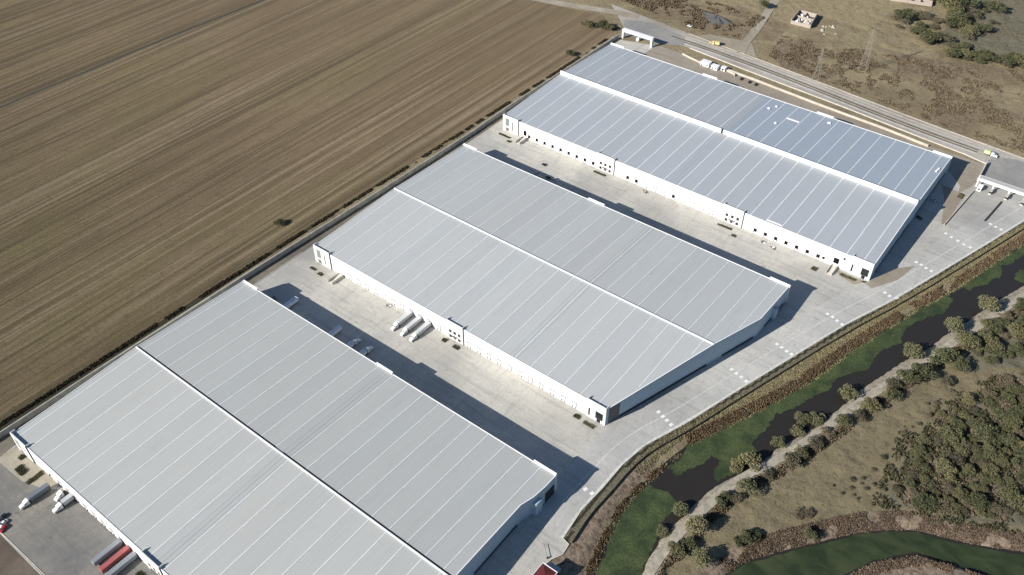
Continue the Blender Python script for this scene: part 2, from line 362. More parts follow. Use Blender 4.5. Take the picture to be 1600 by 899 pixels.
# ------------------------------------------------------------------ plan lines (metres)
KERB = [(-128,20),(-125,100),(-122,150),(-120.4,172.1),(-118.4,182.6),(-115.8,187.9),(-116.6,194),(-120.5,194.8),(-122.4,212.7),(-121.4,228.5),(-121.2,247.4),(-118.6,264.3),(-109.1,290.2),(-99.5,323.1),(-72.2,411.2),(-56.6,451.7),(-27.7,542.8),(-16.4,579.9),(-6,612),(10,660)]
KSM = [p for p in KERB if p not in ((-118.4,182.6),(-115.8,187.9),(-116.6,194),(-120.4,172.1))]
W2 = 1.0056
BANKN = [(x*W2, y*W2) for x, y in [(-94,20),(-95,120),(-99.2,187.8),(-106.2,220.4),(-106,235.2),(-104.4,245.4),(-103.1,259.1),(-99.3,278.2),(-88.9,304),(-80.3,323.7),(-69.1,355.4),(-59.9,393),(-48.6,429.7),(-40.2,455),(-30.6,481.8),(-20.2,516.3),(-9.4,552.8),(6,600),(40,700)]]
BANKS = [(x*W2, y*W2) for x, y in [(-76,20),(-78,120),(-82.2,201.1),(-84.3,211.7),(-84.8,222.2),(-83,236.8),(-81.1,251.9),(-79.1,262.8),(-66.8,292.4),(-65,303.5),(-53.9,331.4),(-45.7,369.9),(-35.3,403.8),(-26.8,424),(-24.2,436.5),(-17.6,456.1),(-14.3,467.8),(-6.9,490.6),(1,512.5),(20,570),(60,690)]]
PATH = [(-74,150),(-77,185),(-80.2,207.6),(-80,225.3),(-76.6,248.8),(-72.2,273.6),(-60.6,297.5),(-50.5,331.4),(-40,369.1),(-25.5,412.9),(-11.4,453.1),(3.4,502.9),(20,552),(50,640)]
CT = [(x*W2, y*W2) for x, y in [(-75,150),(-62,195),(-51.4,225.2),(-47.4,236.2),(-35.2,252.6),(-25.1,265.5),(-15.2,278.8),(-4,289.7),(7.7,298.9),(20.9,303.6),(33.9,308.6),(44.5,314.2),(70,328),(140,350)]]
CB = [(x*W2, y*W2) for x, y in [(-45,150),(-30,215),(-8.3,258.8),(-2.2,271.5),(12,286.7),(24.9,291.2),(35.2,294),(60,300),(140,322)]]

def dist_poly(X, Y, pts):
    """distance to an open polyline and the signed side (positive to the right of its direction)"""
    D = np.full(X.shape, 1e9); S = np.zeros(X.shape)
    for (x0, y0), (x1, y1) in zip(pts[:-1], pts[1:]):
        dx, dy = x1-x0, y1-y0; L2 = dx*dx+dy*dy
        t = np.clip(((X-x0)*dx+(Y-y0)*dy)/L2, 0, 1)
        px, py = X-(x0+t*dx), Y-(y0+t*dy); d = np.hypot(px, py)
        s = px*dy-py*dx
        k = d < D; D = np.where(k, d, D); S = np.where(k, np.sign(s), S)
    return D, S
def inside(X, Y, poly):
    c = np.zeros(X.shape, bool); n = len(poly)
    for i in range(n):
        x0, y0 = poly[i]; x1, y1 = poly[(i+1) % n]
        if y0 == y1: continue
        k = ((y0 > Y) != (y1 > Y)) & (X < (x1-x0)*(Y-y0)/(y1-y0)+x0); c ^= k
    return c
def sstep(a, b, x):
    t = np.clip((x-a)/(b-a), 0, 1); return t*t*(3-2*t)
def vnoise(X, Y, s, seed):
    r = np.random.default_rng(seed).random((256, 256)); x = X/s+1000; y = Y/s+1000
    xi = np.floor(x).astype(int); yi = np.floor(y).astype(int); fx = x-xi; fy = y-yi
    fx = fx*fx*(3-2*fx); fy = fy*fy*(3-2*fy); g = lambda a, b: r[a % 256, b % 256]
    return (g(xi,yi)*(1-fx)+g(xi+1,yi)*fx)*(1-fy)+(g(xi,yi+1)*(1-fx)+g(xi+1,yi+1)*fx)*fy

def height(X, Y):
    dK, sK = dist_poly(X, Y, KSM); dN, sN = dist_poly(X, Y, BANKN); dS, sS = dist_poly(X, Y, BANKS)
    dC, sC = dist_poly(X, Y, CT); dB, sB = dist_poly(X, Y, CB)
    east = sK > 0
    z = np.full(X.shape, -0.12)
    rough = (vnoise(X, Y, 3.5, 1)-0.5)*0.7+(vnoise(X, Y, 9, 2)-0.5)*0.8
    # canal
    n = np.where(sN > 0, -dN, dN)      # >0 land side of north bank
    s = np.where(sS > 0, dS, -dS)      # >0 land side of south bank
    zc = np.minimum(sstep(-2.0, 9.0, n)*2.7-3.0, 0.0)
    zc2 = sstep(-2.0, 3.5, s)*3.1-3.0
    inw = (n < 0) & (s < 0)
    zz = np.where(n > 0, np.minimum(zc, -0.12), np.where(s > 0, zc2, np.minimum(zc, zc2)))
    zz = np.where(inw, np.maximum(np.minimum(np.maximum(zc, -3.0), np.maximum(zc2, -3.0)), -3.0), zz)
    # second channel
    a = np.where(sC > 0, -dC, dC); b = np.where(sB > 0, dB, -dB)
    k2 = np.minimum(np.where(a > 0, sstep(-1.5, 4.0, a), 0)+np.where(b > 0, sstep(-1.5, 4.0, b), 0), 1)
    zz = np.where(s > 12, np.minimum(zz, k2*3.1-3.0), zz)
    rr = np.where(s > 4, rough, np.where((n > 0), rough*0.25*sstep(3, 10, dK), 0))*np.where(s > 12, k2, 1)
    z = np.where(east & (dK > 0.6) & (Y < 600), zz+rr-0.05, z)
    # rough land north of the highway
    z = np.where((Y > 705), -0.1+rough*0.8*sstep(705, 720, Y), z)
    flat = (Y > 600) & (Y <= 705)
    return z, dK, east, n, s, a, b

# ---- ground sheet
def axis(lo, hi, step, far):
    a = list(np.arange(lo, hi+step, step)); o = [a[-1]]; st = step
    while o[-1] < far[1]: st *= 1.5; o.append(o[-1]+st)
    i = [a[0]]; st = step
    while i[-1] > far[0]: st *= 1.5; i.append(i[-1]-st)
    return np.array(i[1:][::-1]+a+o[1:])
ax = axis(-420, 90, 1.7, (-7000, 7000)); ay = axis(20, 960, 1.9, (-7000, 7000))
GX, GY = np.meshgrid(ax, ay, indexing='xy')
GZ, dK, east, nN, sS, aC, bC = height(GX, GY)
near = (GX > -420) & (GX < 90) & (GY < 700)
mk = {}
R0 = sstep
mk['mk_dark'] = np.where(east & (GY < 640), np.maximum((np.abs(dK-1.2)<.8)*0.9, np.exp(-((nN-1.0)/1.6)**2)*0.75*(nN > -2)), 0)
mk['mk_tan'] = np.where(east & (nN > 6) & (dK > 5) & (GY < 640) & (GY > 235), 1.0, 0)
mk['mk_red'] = np.where(east & (nN > 4) & (dK > 4.5) & (GY <= 262), np.clip((270-GY)/20, 0, 1), 0)
mk['mk_red'] = np.maximum(mk['mk_red'], np.where((sS > 12) & (aC > 0) & (aC < 10), 1.0-aC/16, 0))
mk['mk_red'] = np.maximum(mk['mk_red'], np.where((bC > 0) & (bC < 60) & (sS > 20) & (GY < 330), 0.75, 0))
mk['mk_tan'] = np.where(east & (dK > 2.2) & (dK < 4.8) & (GY < 640), 0, mk['mk_tan'])
mk['mk_sand'] = np.where((sS > 0.2) & (sS < 7.5) & (GY < 650), 1.0, 0)
mk['mk_meadow'] = np.where((sS > 9) & (aC > 3) & (GY < 640), 1.0, 0)
_wood = inside(GX, GY, [(-12,440),(-12,466),(8,520),(60,640),(200,600),(200,340),(62,340),(22,318),(-8,306),(-12,330),(-9,350),(-6,385),(8,412),(30,450),(-8,415)])
mk['mk_grey'] = np.where(_wood | (east & (dK < 5) & (GY < 640)), 0.9, 0)
_t = inside(GX, GY, [(-215,655),(80,640),(300,760),(300,840),(-80,800),(-150,770),(-250,765),(-262,705)])
mk['mk_brown'] = np.where(_t, 0.45+0.9*(vnoise(GX, GY, 30, 5)-0.5), 0)
_h = inside(GX, GY, [(-430,715),(-300,700),(-262,720),(-262,760),(-320,770),(-345,750),(-440,745)])
mk['mk_brown'] = np.where(_h, 0.6, mk['mk_brown'])
_f = inside(GX, GY, [(-260,800),(-205,790),(-190,1200),(-330,1300),(-330,840),(-292,800)]) | inside(GX, GY, [(-420,770),(-330,760),(-305,790),(-330,1300),(-460,1300)])
mk['mk_farm'] = np.where(_f, 0.85, 0)
mk['mk_grey'] = np.maximum(mk['mk_grey'], np.where((GX+ (GY-800)*0.0 > -150) & (GY > 805), 0.85, 0))
mk['mk_dark'] = np.maximum(mk['mk_dark'], np.where((np.abs(GX+389.5) < 3.2) & (GY < 660) & (GY > -50), 0.85, 0))
verts = np.stack([GX.ravel(), GY.ravel(), GZ.ravel()], 1)
ny, nx = GX.shape; idx = np.arange(nx*ny).reshape(ny, nx)
quads = np.stack([idx[:-1,:-1].ravel(), idx[:-1,1:].ravel(), idx[1:,1:].ravel(), idx[1:,:-1].ravel()], 1)
def np_mesh(name, v, f, mat, k=4):
    m = bpy.data.meshes.new(name); m.vertices.add(len(v)); m.vertices.foreach_set('co', v.astype(np.float32).ravel())
    m.loops.add(f.size); m.loops.foreach_set('vertex_index', f.astype(np.int32).ravel())
    m.polygons.add(len(f)); m.polygons.foreach_set('loop_start', np.arange(0, f.size, k, dtype=np.int32))
    m.polygons.foreach_set('loop_total', np.full(len(f), k, dtype=np.int32)); m.update(calc_edges=True); m.materials.append(mat)
    o = bpy.data.objects.new(name, m); COL.objects.link(o); return o
g = np_mesh('ground', verts, quads, M['ground']); g.data.shade_smooth(); tag(g, kind='structure')
for k, v in mk.items():
    at = g.data.attributes.new(k, 'FLOAT', 'POINT'); at.data.foreach_set('value', v.astype(np.float32).ravel())

# ---- flat sheets
def sheet(name, poly, z, mat, th=0.0, kind='structure'):
    b = MB(); n = len(poly)
    A = sum(poly[i][0]*poly[(i+1) % n][1]-poly[(i+1) % n][0]*poly[i][1] for i in range(n))
    if A < 0: poly = poly[::-1]
    b.v = [(x, y, z) for x, y in poly]; b.f = [tuple(range(n))]
    o = b.build(name, mat)
    return tag(o, kind=kind)
def offset(pts, d):
    out = []
    for i, (x, y) in enumerate(pts):
        a = pts[max(i-1, 0)]; b = pts[min(i+1, len(pts)-1)]; L = math.hypot(b[0]-a[0], b[1]-a[1])
        out.append((x-(b[1]-a[1])/L*d, y+(b[0]-a[0])/L*d))
    return out
def ribbon_mb(pts, w0, w1, z, mb=None, z1=None):
    """strip between the offsets w0 and w1 (left positive) of a polyline; with z1 a closed low wall"""
    mb = mb or MB(); A = offset(pts, w0); B = offset(pts, w1)
    for i in range(len(pts)-1):
        q = [A[i], A[i+1], B[i+1], B[i]]
        if z1 is None:
            b = len(mb.v); mb.v += [(x, y, z) for x, y in q]
            ar = sum(q[k][0]*q[(k+1) % 4][1]-q[(k+1) % 4][0]*q[k][1] for k in range(4))
            mb.f.append((b, b+1, b+2, b+3) if ar > 0 else (b+3, b+2, b+1, b))
        else: mb.prism(q, z, z1)
    return mb
def fine(pts, step=6, jit=0.0):
    o = []
    for a, b in zip(pts[:-1], pts[1:]):
        n = max(1, int(math.dist(a, b)/step))
        for k in range(n):
            t = k/n; o.append((a[0]+(b[0]-a[0])*t+random.uniform(-jit, jit), a[1]+(b[1]-a[1])*t+random.uniform(-jit, jit)))
    return o+[pts[-1]]
def smooth(pts, it=2):
    for _ in range(it):
        o = [pts[0]]
        for a, b in zip(pts[:-1], pts[1:]):
            o += [(a[0]*.75+b[0]*.25, a[1]*.75+b[1]*.25), (a[0]*.25+b[0]*.75, a[1]*.25+b[1]*.75)]
        pts = o+[pts[-1]]
    return pts

FIELD_E = [(-393.8,-300),(-393.4,72),(-392.2,104),(-391,172),(-390.8,240),(-388.5,327),(-386,428),(-385,479),(-383.5,582),(-383.5,646)]
FN = [(-383.5,646),(-392,655),(-412,672),(-455,664),(-520,655),(-700,640),(-1200,600),(-4000,560)]
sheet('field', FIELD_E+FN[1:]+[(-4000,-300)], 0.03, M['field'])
o = ribbon_mb(fine([(-705,-100),(-698.7,239),(-697.5,313),(-695,405),(-690,491),(-686,640)], 7, .5), 1.5, -1.2, 0.06).build('field_ditch', M['tar']); tag(o, kind='structure')
sheet('wall_verge', [(-383.1,-40),(-383,67),(-382.9,110),(-381.2,223),(-377.9,337),(-375.9,437),(-377.2,490),(-376.7,560),(-375.7,640),(-373.1,640),(-373.1,68),(-372,60),(-372,-40)], 0.035, M['verge'])
o = ribbon_mb([(-386.6,-60),(-386.4,72),(-386.0,172),(-384.6,240),(-381.4,327),(-379.6,428),(-380.4,479),(-379.8,640)], 1.1, -1.1, 0.05).build('wall_track', M['dirt']); tag(o, kind='structure')
# concrete compound
yard = [(-373,70),(-373,300),(-371.9,421),(-373,640),(-342,650),(-342,613),(-74,613),(-60,600)]+[(-52,612)]+[(-6,612)]+KERB[::-1][2:]
sheet('yard', [(-373,-40)]+yard, 0.0, M['yard'])
ks = smooth(KSM[3:], 1)
ribbon_mb(ks, 20.5, 0.35, 0.012).build('perimeter_road', M['road']); tag(bpy.data.objects['perimeter_road'], kind='structure')
o = ribbon_mb(ks, 10.4, 9.95, 0.024).build('road_centre_line', M['paint2']); tag(o, kind='structure')
o = ribbon_mb(ks, 1.5, 0.35, 0.020).build('road_shoulder', M['paint2']); tag(o, kind='structure')
o = ribbon_mb(KERB, 0.35, 0.0, -0.1, None, 0.16).build('kerb', M['kerb']); tag(o, kind='structure')
sheet('dock_yard', [(-372,36.5),(-372,57.5),(-350,58.2),(-338,62),(-328,68.2),(-100,68.2),(-100,-40),(-291,-40),(-291,36.5)], 0.012, M['dock'])
sheet('garden_terrace', [(-372,58),(-350.5,58.2),(-337.5,62.4),(-331,68.3),(-372,68.3)], 0.02, M['garden'])
sheet('north_apron', [(-342,608),(-74,608),(-63,596),(-61,586),(-56,600),(-55,621),(-56,634),(-97,634.5),(-186,641),(-245,646),(-294,649),(-342,651)], 0.014, M['apron'])
sheet('east_dirt_patch', [(-75,590),(-60.5,588),(-57,583),(-56.5,545),(-59,543),(-66,572),(-73,588)], 0.018, M['apron'])
sheet('corner_dirt_patch', [(-98,456.5),(-80,455.5),(-72,452),(-62,470),(-58,490),(-67,480),(-74,462),(-75.8,457),(-82,449),(-92,452)], 0.016, M['apron'])
# south land below the dock yard
sheet('south_ground', [(-420,36),(-291,36),(-291,-40),(-420,-40)], 0.03, M['earth'])
o = ribbon_mb([(-371,36.6),(-330,36.5),(-291,37)], 0.35, 0.0, 0, None, 0.18).build('dock_kerb', M['kerb']); tag(o, kind='structure')
# highway and lanes to the north
OUT = [(-420,698),(-380,694),(-330.5,688.1),(-278.5,683.5),(-184.7,673.9),(-114.1,666),(-60,661.5),(20,655),(200,640)]
INN = [(-372,652),(-340,664),(-315.5,663.5),(-250.5,656.5),(-170.3,649.4),(-105.9,642.1),(-71.9,638.9),(-56.1,635.4),(-54.8,611),(-6,611),(60,600),(200,590)]
sheet('highway', OUT+INN[::-1], 0.02, M['hwy'])
sheet('gate_forecourt', [(-54,611),(-6,611),(60,600),(200,590),(200,636),(20,651),(-40,655),(-56,648),(-57,636)], 0.034, M['asph'])
sheet('west_junction', [(-376,650),(-342,654),(-322,664),(-330,681),(-372,686),(-392,676)], 0.036, M['asph'])
o = ribbon_mb(smooth([(-384,690),(-412,684),(-440,674),(-482,663),(-560,652),(-700,640)]), 5, -5, 0.07).build('dirt_road', M['dirt']); tag(o, kind='structure')
o = ribbon_mb(smooth([(-276,683),(-281,700),(-286,735),(-299,800),(-318,900),(-350,1050)]), 4, -3.6, 0.25).build('side_track', M['dirt']); tag(o, kind='structure')
sheet('layby', [(-322,689),(-262,684),(-270,696),(-277,706),(-290,704),(-315,698)], 0.08, M['dirt'])
HW = [(-340,674),(-304,673.5),(-257.4,670.5),(-204.2,664.9),(-149.7,657.5),(-100,652.5),(-66,650.5)]
o = ribbon_mb(smooth(HW), 1.0, -0.5, 0.0, None, 0.15).build('highway_median', M['median']); tag(o, kind='structure')
o = ribbon_mb(smooth([(x, y+3.5) for x, y in HW]), 0.3, -0.3, 0.03).build('highway_line', M['paint2']); tag(o, kind='structure')
o = ribbon_mb(smooth([(x, y-5.5) for x, y in HW]), 0.5, -0.5, 0.031).build('highway_inner_line', M['paint2']); tag(o, kind='structure')
o = ribbon_mb(smooth([(x, y+7.5) for x, y in HW]), 0.9, -0.7, 0.034).build('highway_shoulder_line', M['retain']); tag(o, kind='structure')
o = ribbon_mb(smooth([(x, y-3.0) for x, y in HW]), 0.8, -0.6, 0.035).build('highway_shoulder_line', M['median']); tag(o, kind='structure')
o = ribbon_mb(smooth(OUT[2:]), 0.6, -0.5, -0.1, None, 0.22).build('highway_outer_kerb', M['retain']); tag(o, kind='structure')
o = ribbon_mb(INN[2:8], 0.5, -0.5, -0.1, None, 0.5).build('highway_inner_kerb', M['kerb']); tag(o, kind='structure')
# crossing marks
rows = [[(-127.9,223.7),(-123.9,223.7)],[(-124.7,287.8),(-121.2,286.6),(-118.3,285.6),(-115,284.4)],[(-108.3,339.2),(-104.9,338.1),(-101.5,337.3),(-97.9,336.1)],
 [(-97,372.6),(-93.7,371.9),(-90.2,370.9),(-87.1,370.3)],[(-84.2,414.2),(-80.7,413.5),(-77.4,412.2),(-73.9,411)],[(-64.1,453.6),(-60.7,452.3),(-56.7,453.1)],
 [(-58.9,493.9),(-55.5,493.3),(-52,491.9),(-48.5,491)],[(-53.5,535),(-49.3,533.3),(-44.8,532),(-40.6,530.7),(-36.4,529.9)],[(-33.3,563.5),(-29.6,562.4),(-25.9,561.7)]]
for r in rows:
    mb = MB(); mb2 = MB()
    a = math.radians(-17)
    for (x, y) in r:
        u = (math.cos(a), math.sin(a)); v = (-u[1], u[0]); p = []
        for s, t in ((-.85,-1.1),(.85,-1.1),(.85,1.1),(-.85,1.1)): p.append((x+u[0]*s+v[0]*t, y+u[1]*s+v[1]*t, 0.032))
        b = len(mb.v); mb.v += p; mb.f.append((b, b+1, b+2, b+3))
    tag(mb.build('crossing_marks', M['paint']), kind='structure')

# ---- water
sheet('canal_water', offset(BANKN, 4)+offset(BANKS, -4)[::-1], -2.0, M['water'])
def jag(poly, step=2.0, j=0.7):
    return fine(poly+[poly[0]], step, j)[:-1]
WEED = [
 [(-96,120),(-98.6,187.3),(-106.8,221.7),(-106.7,236.4),(-104.6,246.1),(-101.8,245),(-94.2,248.1),(-88.3,246.6),(-87.7,240.6),(-87.9,233.7),(-85.8,223.1),(-85.5,212.3),(-82.1,200.2),(-78,120)],
 [(-103.7,260.5),(-102.1,259.7),(-97.1,259.3),(-93.4,268.1),(-90,275.2),(-87.7,281),(-84.8,280.2),(-84.6,273.9),(-82.2,269.4),(-79.2,268.4),(-76.7,273.7),(-72.8,286.7),(-71.8,294),(-71.7,298.7),(-75.8,300.6),(-77.8,307.5),(-75.8,318.3),(-73.4,331.2),(-66,343.8),(-64.3,351.5),(-61.4,360.1),(-58.4,371.4),(-50.6,386),(-48.8,399.3),(-41.5,419.8),(-42.9,435.4),(-39.6,443.5),(-33.7,455.1),(-28.5,466.9),(-30.4,475.5),(-36.9,475.8),(-42.6,458.4),(-50.9,433.1),(-62.3,396.4),(-71.4,358.4),(-82.7,326.5),(-91.5,306.9),(-101.9,280.7)],
 [(-31,484.6),(-29.1,489.8),(-24,489.4),(-17.5,501.2),(-13.2,514.4),(-14.1,526.2),(-8.8,538.3),(-2.6,559.6),(-5.7,572.3),(-22.3,519)],
 [(-5.3,517.6),(-5.7,526.5),(0.8,533.9),(5.7,526.2),(1.6,516.9)]]
for k, p in enumerate(WEED):
    o = sheet('water_weed', jag(jag(p, 6, 1.6), 1.7, 0.75), -1.93+k*0.004, M['weed'], kind='stuff')
    tag(o, ['bright green weed carpeting the near end of the canal', 'long green weed mat along the warehouse bank of the canal', 'green weed patch at the far right of the canal', 'small green weed patch against the sandy bank at the right edge'][k], 'water weed')
sheet('channel_water', offset(CT, 3)+offset(CB, -3)[::-1], -2.0, M['water'])
o = sheet('channel_weed', jag(jag(offset(CT, -0.6)+offset(CB, 0.8)[::-1], 8, .5), 2.5, .35), -1.93, M['weedd'], kind='stuff'); tag(o, 'dark green weed covering the second channel at bottom right', 'water weed')
o = ribbon_mb(smooth(PATH, 2), 2.3, -2.3, 0.55)
for i, (x, y, z) in enumerate(o.v): pass
zz, *_ = height(np.array([v[0] for v in o.v]), np.array([v[1] for v in o.v]))
o.v = [(v[0], v[1], max(float(q), 0.0)+0.28) for v, q in zip(o.v, zz)]
n = NT('sandy_path', 0.95, 0.1); _a = n.noise(n.pos((0.3, 0.3, 0)), 1, 6, 0.7)
M['pathm'] = n.out(n.mix(n.ramp(_a, [(0.35, 0), (0.65, 1)]), (0.27, 0.24, 0.185), (0.43, 0.39, 0.31)))
tag(o.build('sandy_path', M['pathm']), kind='structure')

# ------------------------------------------------------------------ walls around the compound
def wallthing(name, pts, t, h, mat, label, cat, cap=True):
    e = empty(name, (pts[0][0], pts[0][1], 0), label, cat); e['abs'] = 1
    ribbon_mb(pts, t/2, -t/2, -0.3, None, h).build('panel', mat, e)
    if cap: ribbon_mb(pts, t/2+.12, -t/2-.12, h+.003, None, h+.18).build('coping', M['kerb'] if h < 3 else M['wallc'], e)
    return e
wallthing('boundary_wall', [(-383.6,-60),(-383.4,67),(-383.2,110),(-381.5,223),(-378.2,337),(-376.2,437),(-377.5,490),(-377,560),(-376,642)], 0.55, 3.4, M['wallc'], 'long thin concrete wall between the ploughed field and the warehouses', 'wall')
wallthing('canal_wall', offset(ks, -4.6), 0.32, 1.0, M['tar'], 'low dark wall running between the perimeter road and the canal reeds', 'wall', False)
wallthing('retaining_wall', [(-294.5,648.5),(-245.3,645.6),(-186.7,640),(-131,636.5),(-97.4,632.5)], 0.9, 1.4, M['retain'], 'pale stepped retaining wall below the highway, behind the far warehouse', 'wall')
wallthing('gate_wall', [(-56.3,634.5),(-55.6,621),(-55.2,609)], 0.6, 2.6, M['kerb'], 'short white wall beside the long gate canopy at the right', 'wall')
for (a, b) in (((-373.5,223),(-373.5,262)), ((-372.8,421),(-372.8,458))):
    pass
o = ribbon_mb([(-373.2,214.6),(-373.2,263)], 0.3, 0, 0, None, 0.25).build('yard_kerb', M['kerb']); tag(o, kind='structure')
o = ribbon_mb([(-373.2,409),(-373.2,458)], 0.3, 0, 0, None, 0.25).build('yard_kerb', M['kerb']); tag(o, kind='structure')

# ------------------------------------------------------------------ warehouses
SLOPE = 0.040
def warehouse(key, x0, ys, yn, right, roofm, cap_h, cap_t, docks_closed, docks_open, offices, nbumps, sbumps, label, sidem):
    """right: list of (x, y) from the south-east corner to the north-east corner"""
    yr = (ys+yn)/2; H0 = 12.0
    e = empty('warehouse', (x0, ys, 0), label, 'warehouse', 'warehouses in the logistics park'); e['abs'] = 1
    rz = lambda x, y: H0+SLOPE*(min(y-ys, yn-y))
    def xr(y):
        for (xa, ya), (xb, yb) in zip(right[:-1], right[1:]):
            if ya <= y <= yb: return xa if yb == ya else xa+(xb-xa)*(y-ya)/(yb-ya)
        return right[-1][0] if y > yn-1 else right[0][0]
    top = lambda x, y: rz(x, y)+0.22
    # outer walls
    MB().wall((x0, ys), (right[0][0], ys), 0.35, 0, 12.24).build('wall', M['white'], e)
    MB().wall((right[-1][0], yn), (x0, yn), 0.35, 0, 12.24).build('wall', M['white'], e)
    MB().wall((x0, yn-.36), (x0, yr), 0.35, 0, top).wall((x0, yr), (x0, ys+.36), 0.35, 0, top).build('wall', M['white'], e)
    mb = MB(); pl = MB(); fl = MB()
    pts = []
    for a, b in zip(right[:-1], right[1:]):
        pts.append(a)
        if a[1] < yr < b[1]: pts.append((a[0]+(b[0]-a[0])*(yr-a[1])/(b[1]-a[1]), yr))
    pts.append(right[-1])
    for i, (a, b) in enumerate(zip(pts[:-1], pts[1:])):
        if a[1] == b[1]: mb.wall(a, b, 0.3, 0, top); continue
        aa, bb = a, b
        if i == 0: aa = (a[0]+(b[0]-a[0])*0.36/(b[1]-a[1]), a[1]+.36)
        if i == len(pts)-2: bb = (b[0]-(b[0]-a[0])*0.36/(b[1]-a[1]), b[1]-.36)
        mb.wall(aa, bb, 0.3, 0, top)
        L = math.dist(aa, bb); nx, ny = (bb[1]-aa[1])/L, -(bb[0]-aa[0])/L
        if L > 14: pl.wall((aa[0]+nx*.06+(bb[0]-aa[0])*9/L, aa[1]+ny*.06+(bb[1]-aa[1])*9/L), (bb[0]+nx*.06-(bb[0]-aa[0])*3/L, bb[1]+ny*.06-(bb[1]-aa[1])*3/L), 0.05, 0, 1.7)
        fl.wall((aa[0]+nx*.05, aa[1]+ny*.05), (bb[0]+nx*.05, bb[1]+ny*.05), 0.45, lambda x, y: top(x, y)+.003, lambda x, y: top(x, y)+.16)
    mb.build('side_wall', sidem, e); fl.build('roof_flashing', M['flash'], e)
    if pl.v: pl.build('dark_base_strip', M['near_black'], e)  # flat dark strip along the base of the side wall
    # roof halves
    def cut(y0, y1):
        return [(p[0]-0.3, p[1]) for p in pts if y0 < p[1] < y1]
    S = [(x0+.36, ys+.36), (xr(ys+.37)-.36, ys+.36)]+cut(ys+.4, yr-cap_t)+[(xr(yr)-.36, yr-cap_t/2), (x0+.36, yr-cap_t/2)]
    N = [(x0+.36, yr+cap_t/2), (xr(yr)-.36, yr+cap_t/2)]+cut(yr+cap_t, yn-.4)+[(xr(yn-.37)-.36, yn-.36), (x0+.36, yn-.36)]
    MB().prism(S, lambda x, y: rz(x, y)-.3, rz).build('roof', roofm, e)
    MB().prism(N, lambda x, y: rz(x, y)-.3, rz).build('roof', roofm, e)
    zr = rz(0, yr)
    if key == 'c':                                    # the tall ridge wall is broken at the expansion joint
        MB().box(x0-.05, -219.2, yr-cap_t/2, yr+cap_t/2, zr-.5, zr+cap_h).build('ridge_wall', M['flash'], e)
        MB().box(-219.2, -217.6, yr-cap_t/2, yr+cap_t/2, zr-.5, zr+.6).build('ridge_joint', M['near_black'], e)
        MB().box(-217.6, xr(yr)+.02, yr-cap_t/2, yr+cap_t/2, zr-.5, zr+cap_h).build('ridge_wall', M['flash'], e)
    else: MB().box(x0-.05, xr(yr)+.02, yr-cap_t/2, yr+cap_t/2, zr-.5, zr+cap_h).build('ridge_wall', M['flash'], e)
    if key != 'c':                                    # dark strip paints the ridge wall's shadow on its far side
        shade_w = 1.05 if key == 'a' else .4
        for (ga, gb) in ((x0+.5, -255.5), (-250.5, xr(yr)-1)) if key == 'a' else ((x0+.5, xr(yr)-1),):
            MB().prism([(ga, yr+cap_t/2+.003), (gb, yr+cap_t/2+.003), (gb, yr+cap_t/2+shade_w), (ga, yr+cap_t/2+shade_w)], lambda X, Y: rz(X, Y), lambda X, Y: rz(X, Y)+.05).build('ridge_shade_strip', M['near_black'], e)
    # translucent strips
    xs = [-82.8-10.82*k for k in range(0, 30)]
    for k, x in enumerate(xs):
        if x < x0+3: continue
        for (y0, y1) in ((ys+.7, yr-cap_t/2-.3), (yr+cap_t/2+(1.3 if key == 'a' else .6), yn-.7)):
            ya, yb = y0, y1
            if x > min(p[0] for p in right)-1.5:          # clip by the slanted side
                step = [y0+(y1-y0)*t/60 for t in range(61)]
                ok = [y for y in step if x < xr(y)-1.6]
                if len(ok) < 6: continue
                ya, yb = min(ok), max(ok)
            w_ = 0.36 if key == 'c' else 0.30
            MB().prism([(x-w_, ya), (x+w_, ya), (x+w_, yb), (x-w_, yb)], rz, lambda X, Y: rz(X, Y)+.09).build('skylight_strip', M['strip'], e)
    # raised parapets over the offices
    for (a, b) in nbumps:
        MB().box(a, b, yn-.02, yn+.3, 0, 13.4).box(a, a+.3, yn-.7, yn-.02, 11.5, 13.3).box(b-.3, b, yn-.7, yn-.02, 11.5, 13.3).build('raised_parapet', M['flash'], e)
    for (a, b) in sbumps:
        m = MB().box(a, b, ys-.45, ys+.02, 0, 13.3)
        m.box(a, a+.35, ys+.02, ys+2.2, 11.5, 13.2).box(b-.35, b, ys+.02, ys+2.2, 11.5, 13.2)
        m.build('office_front', M['office'], e)
    # docks
    for x, cl in [(x, True) for x in docks_closed]+[(x, False) for x in docks_open]:
        d = MB().box(x-1.15, x+1.15, ys-.11, ys-.02, 1.3, 3.9).build('dock_door', M['doorw'] if cl else M['opening'], e)
        f = MB().box(x-1.5, x-1.16, ys-.16, ys-.02, 1.0, 4.2).box(x+1.16, x+1.5, ys-.16, ys-.02, 1.0, 4.2).box(x-1.5, x+1.5, ys-.35, ys-.02, 4.21, 4.42)
        f.build('door_frame', M['doorf'] if cl else M['white'], d)
        MB().box(x-1.3, x-.7, ys-.3, ys-.02, 0.5, 1.0).build('dock_bumper', M['black'], d); MB().box(x+.7, x+1.3, ys-.3, ys-.02, 0.5, 1.0).build('dock_bumper', M['black'], d)
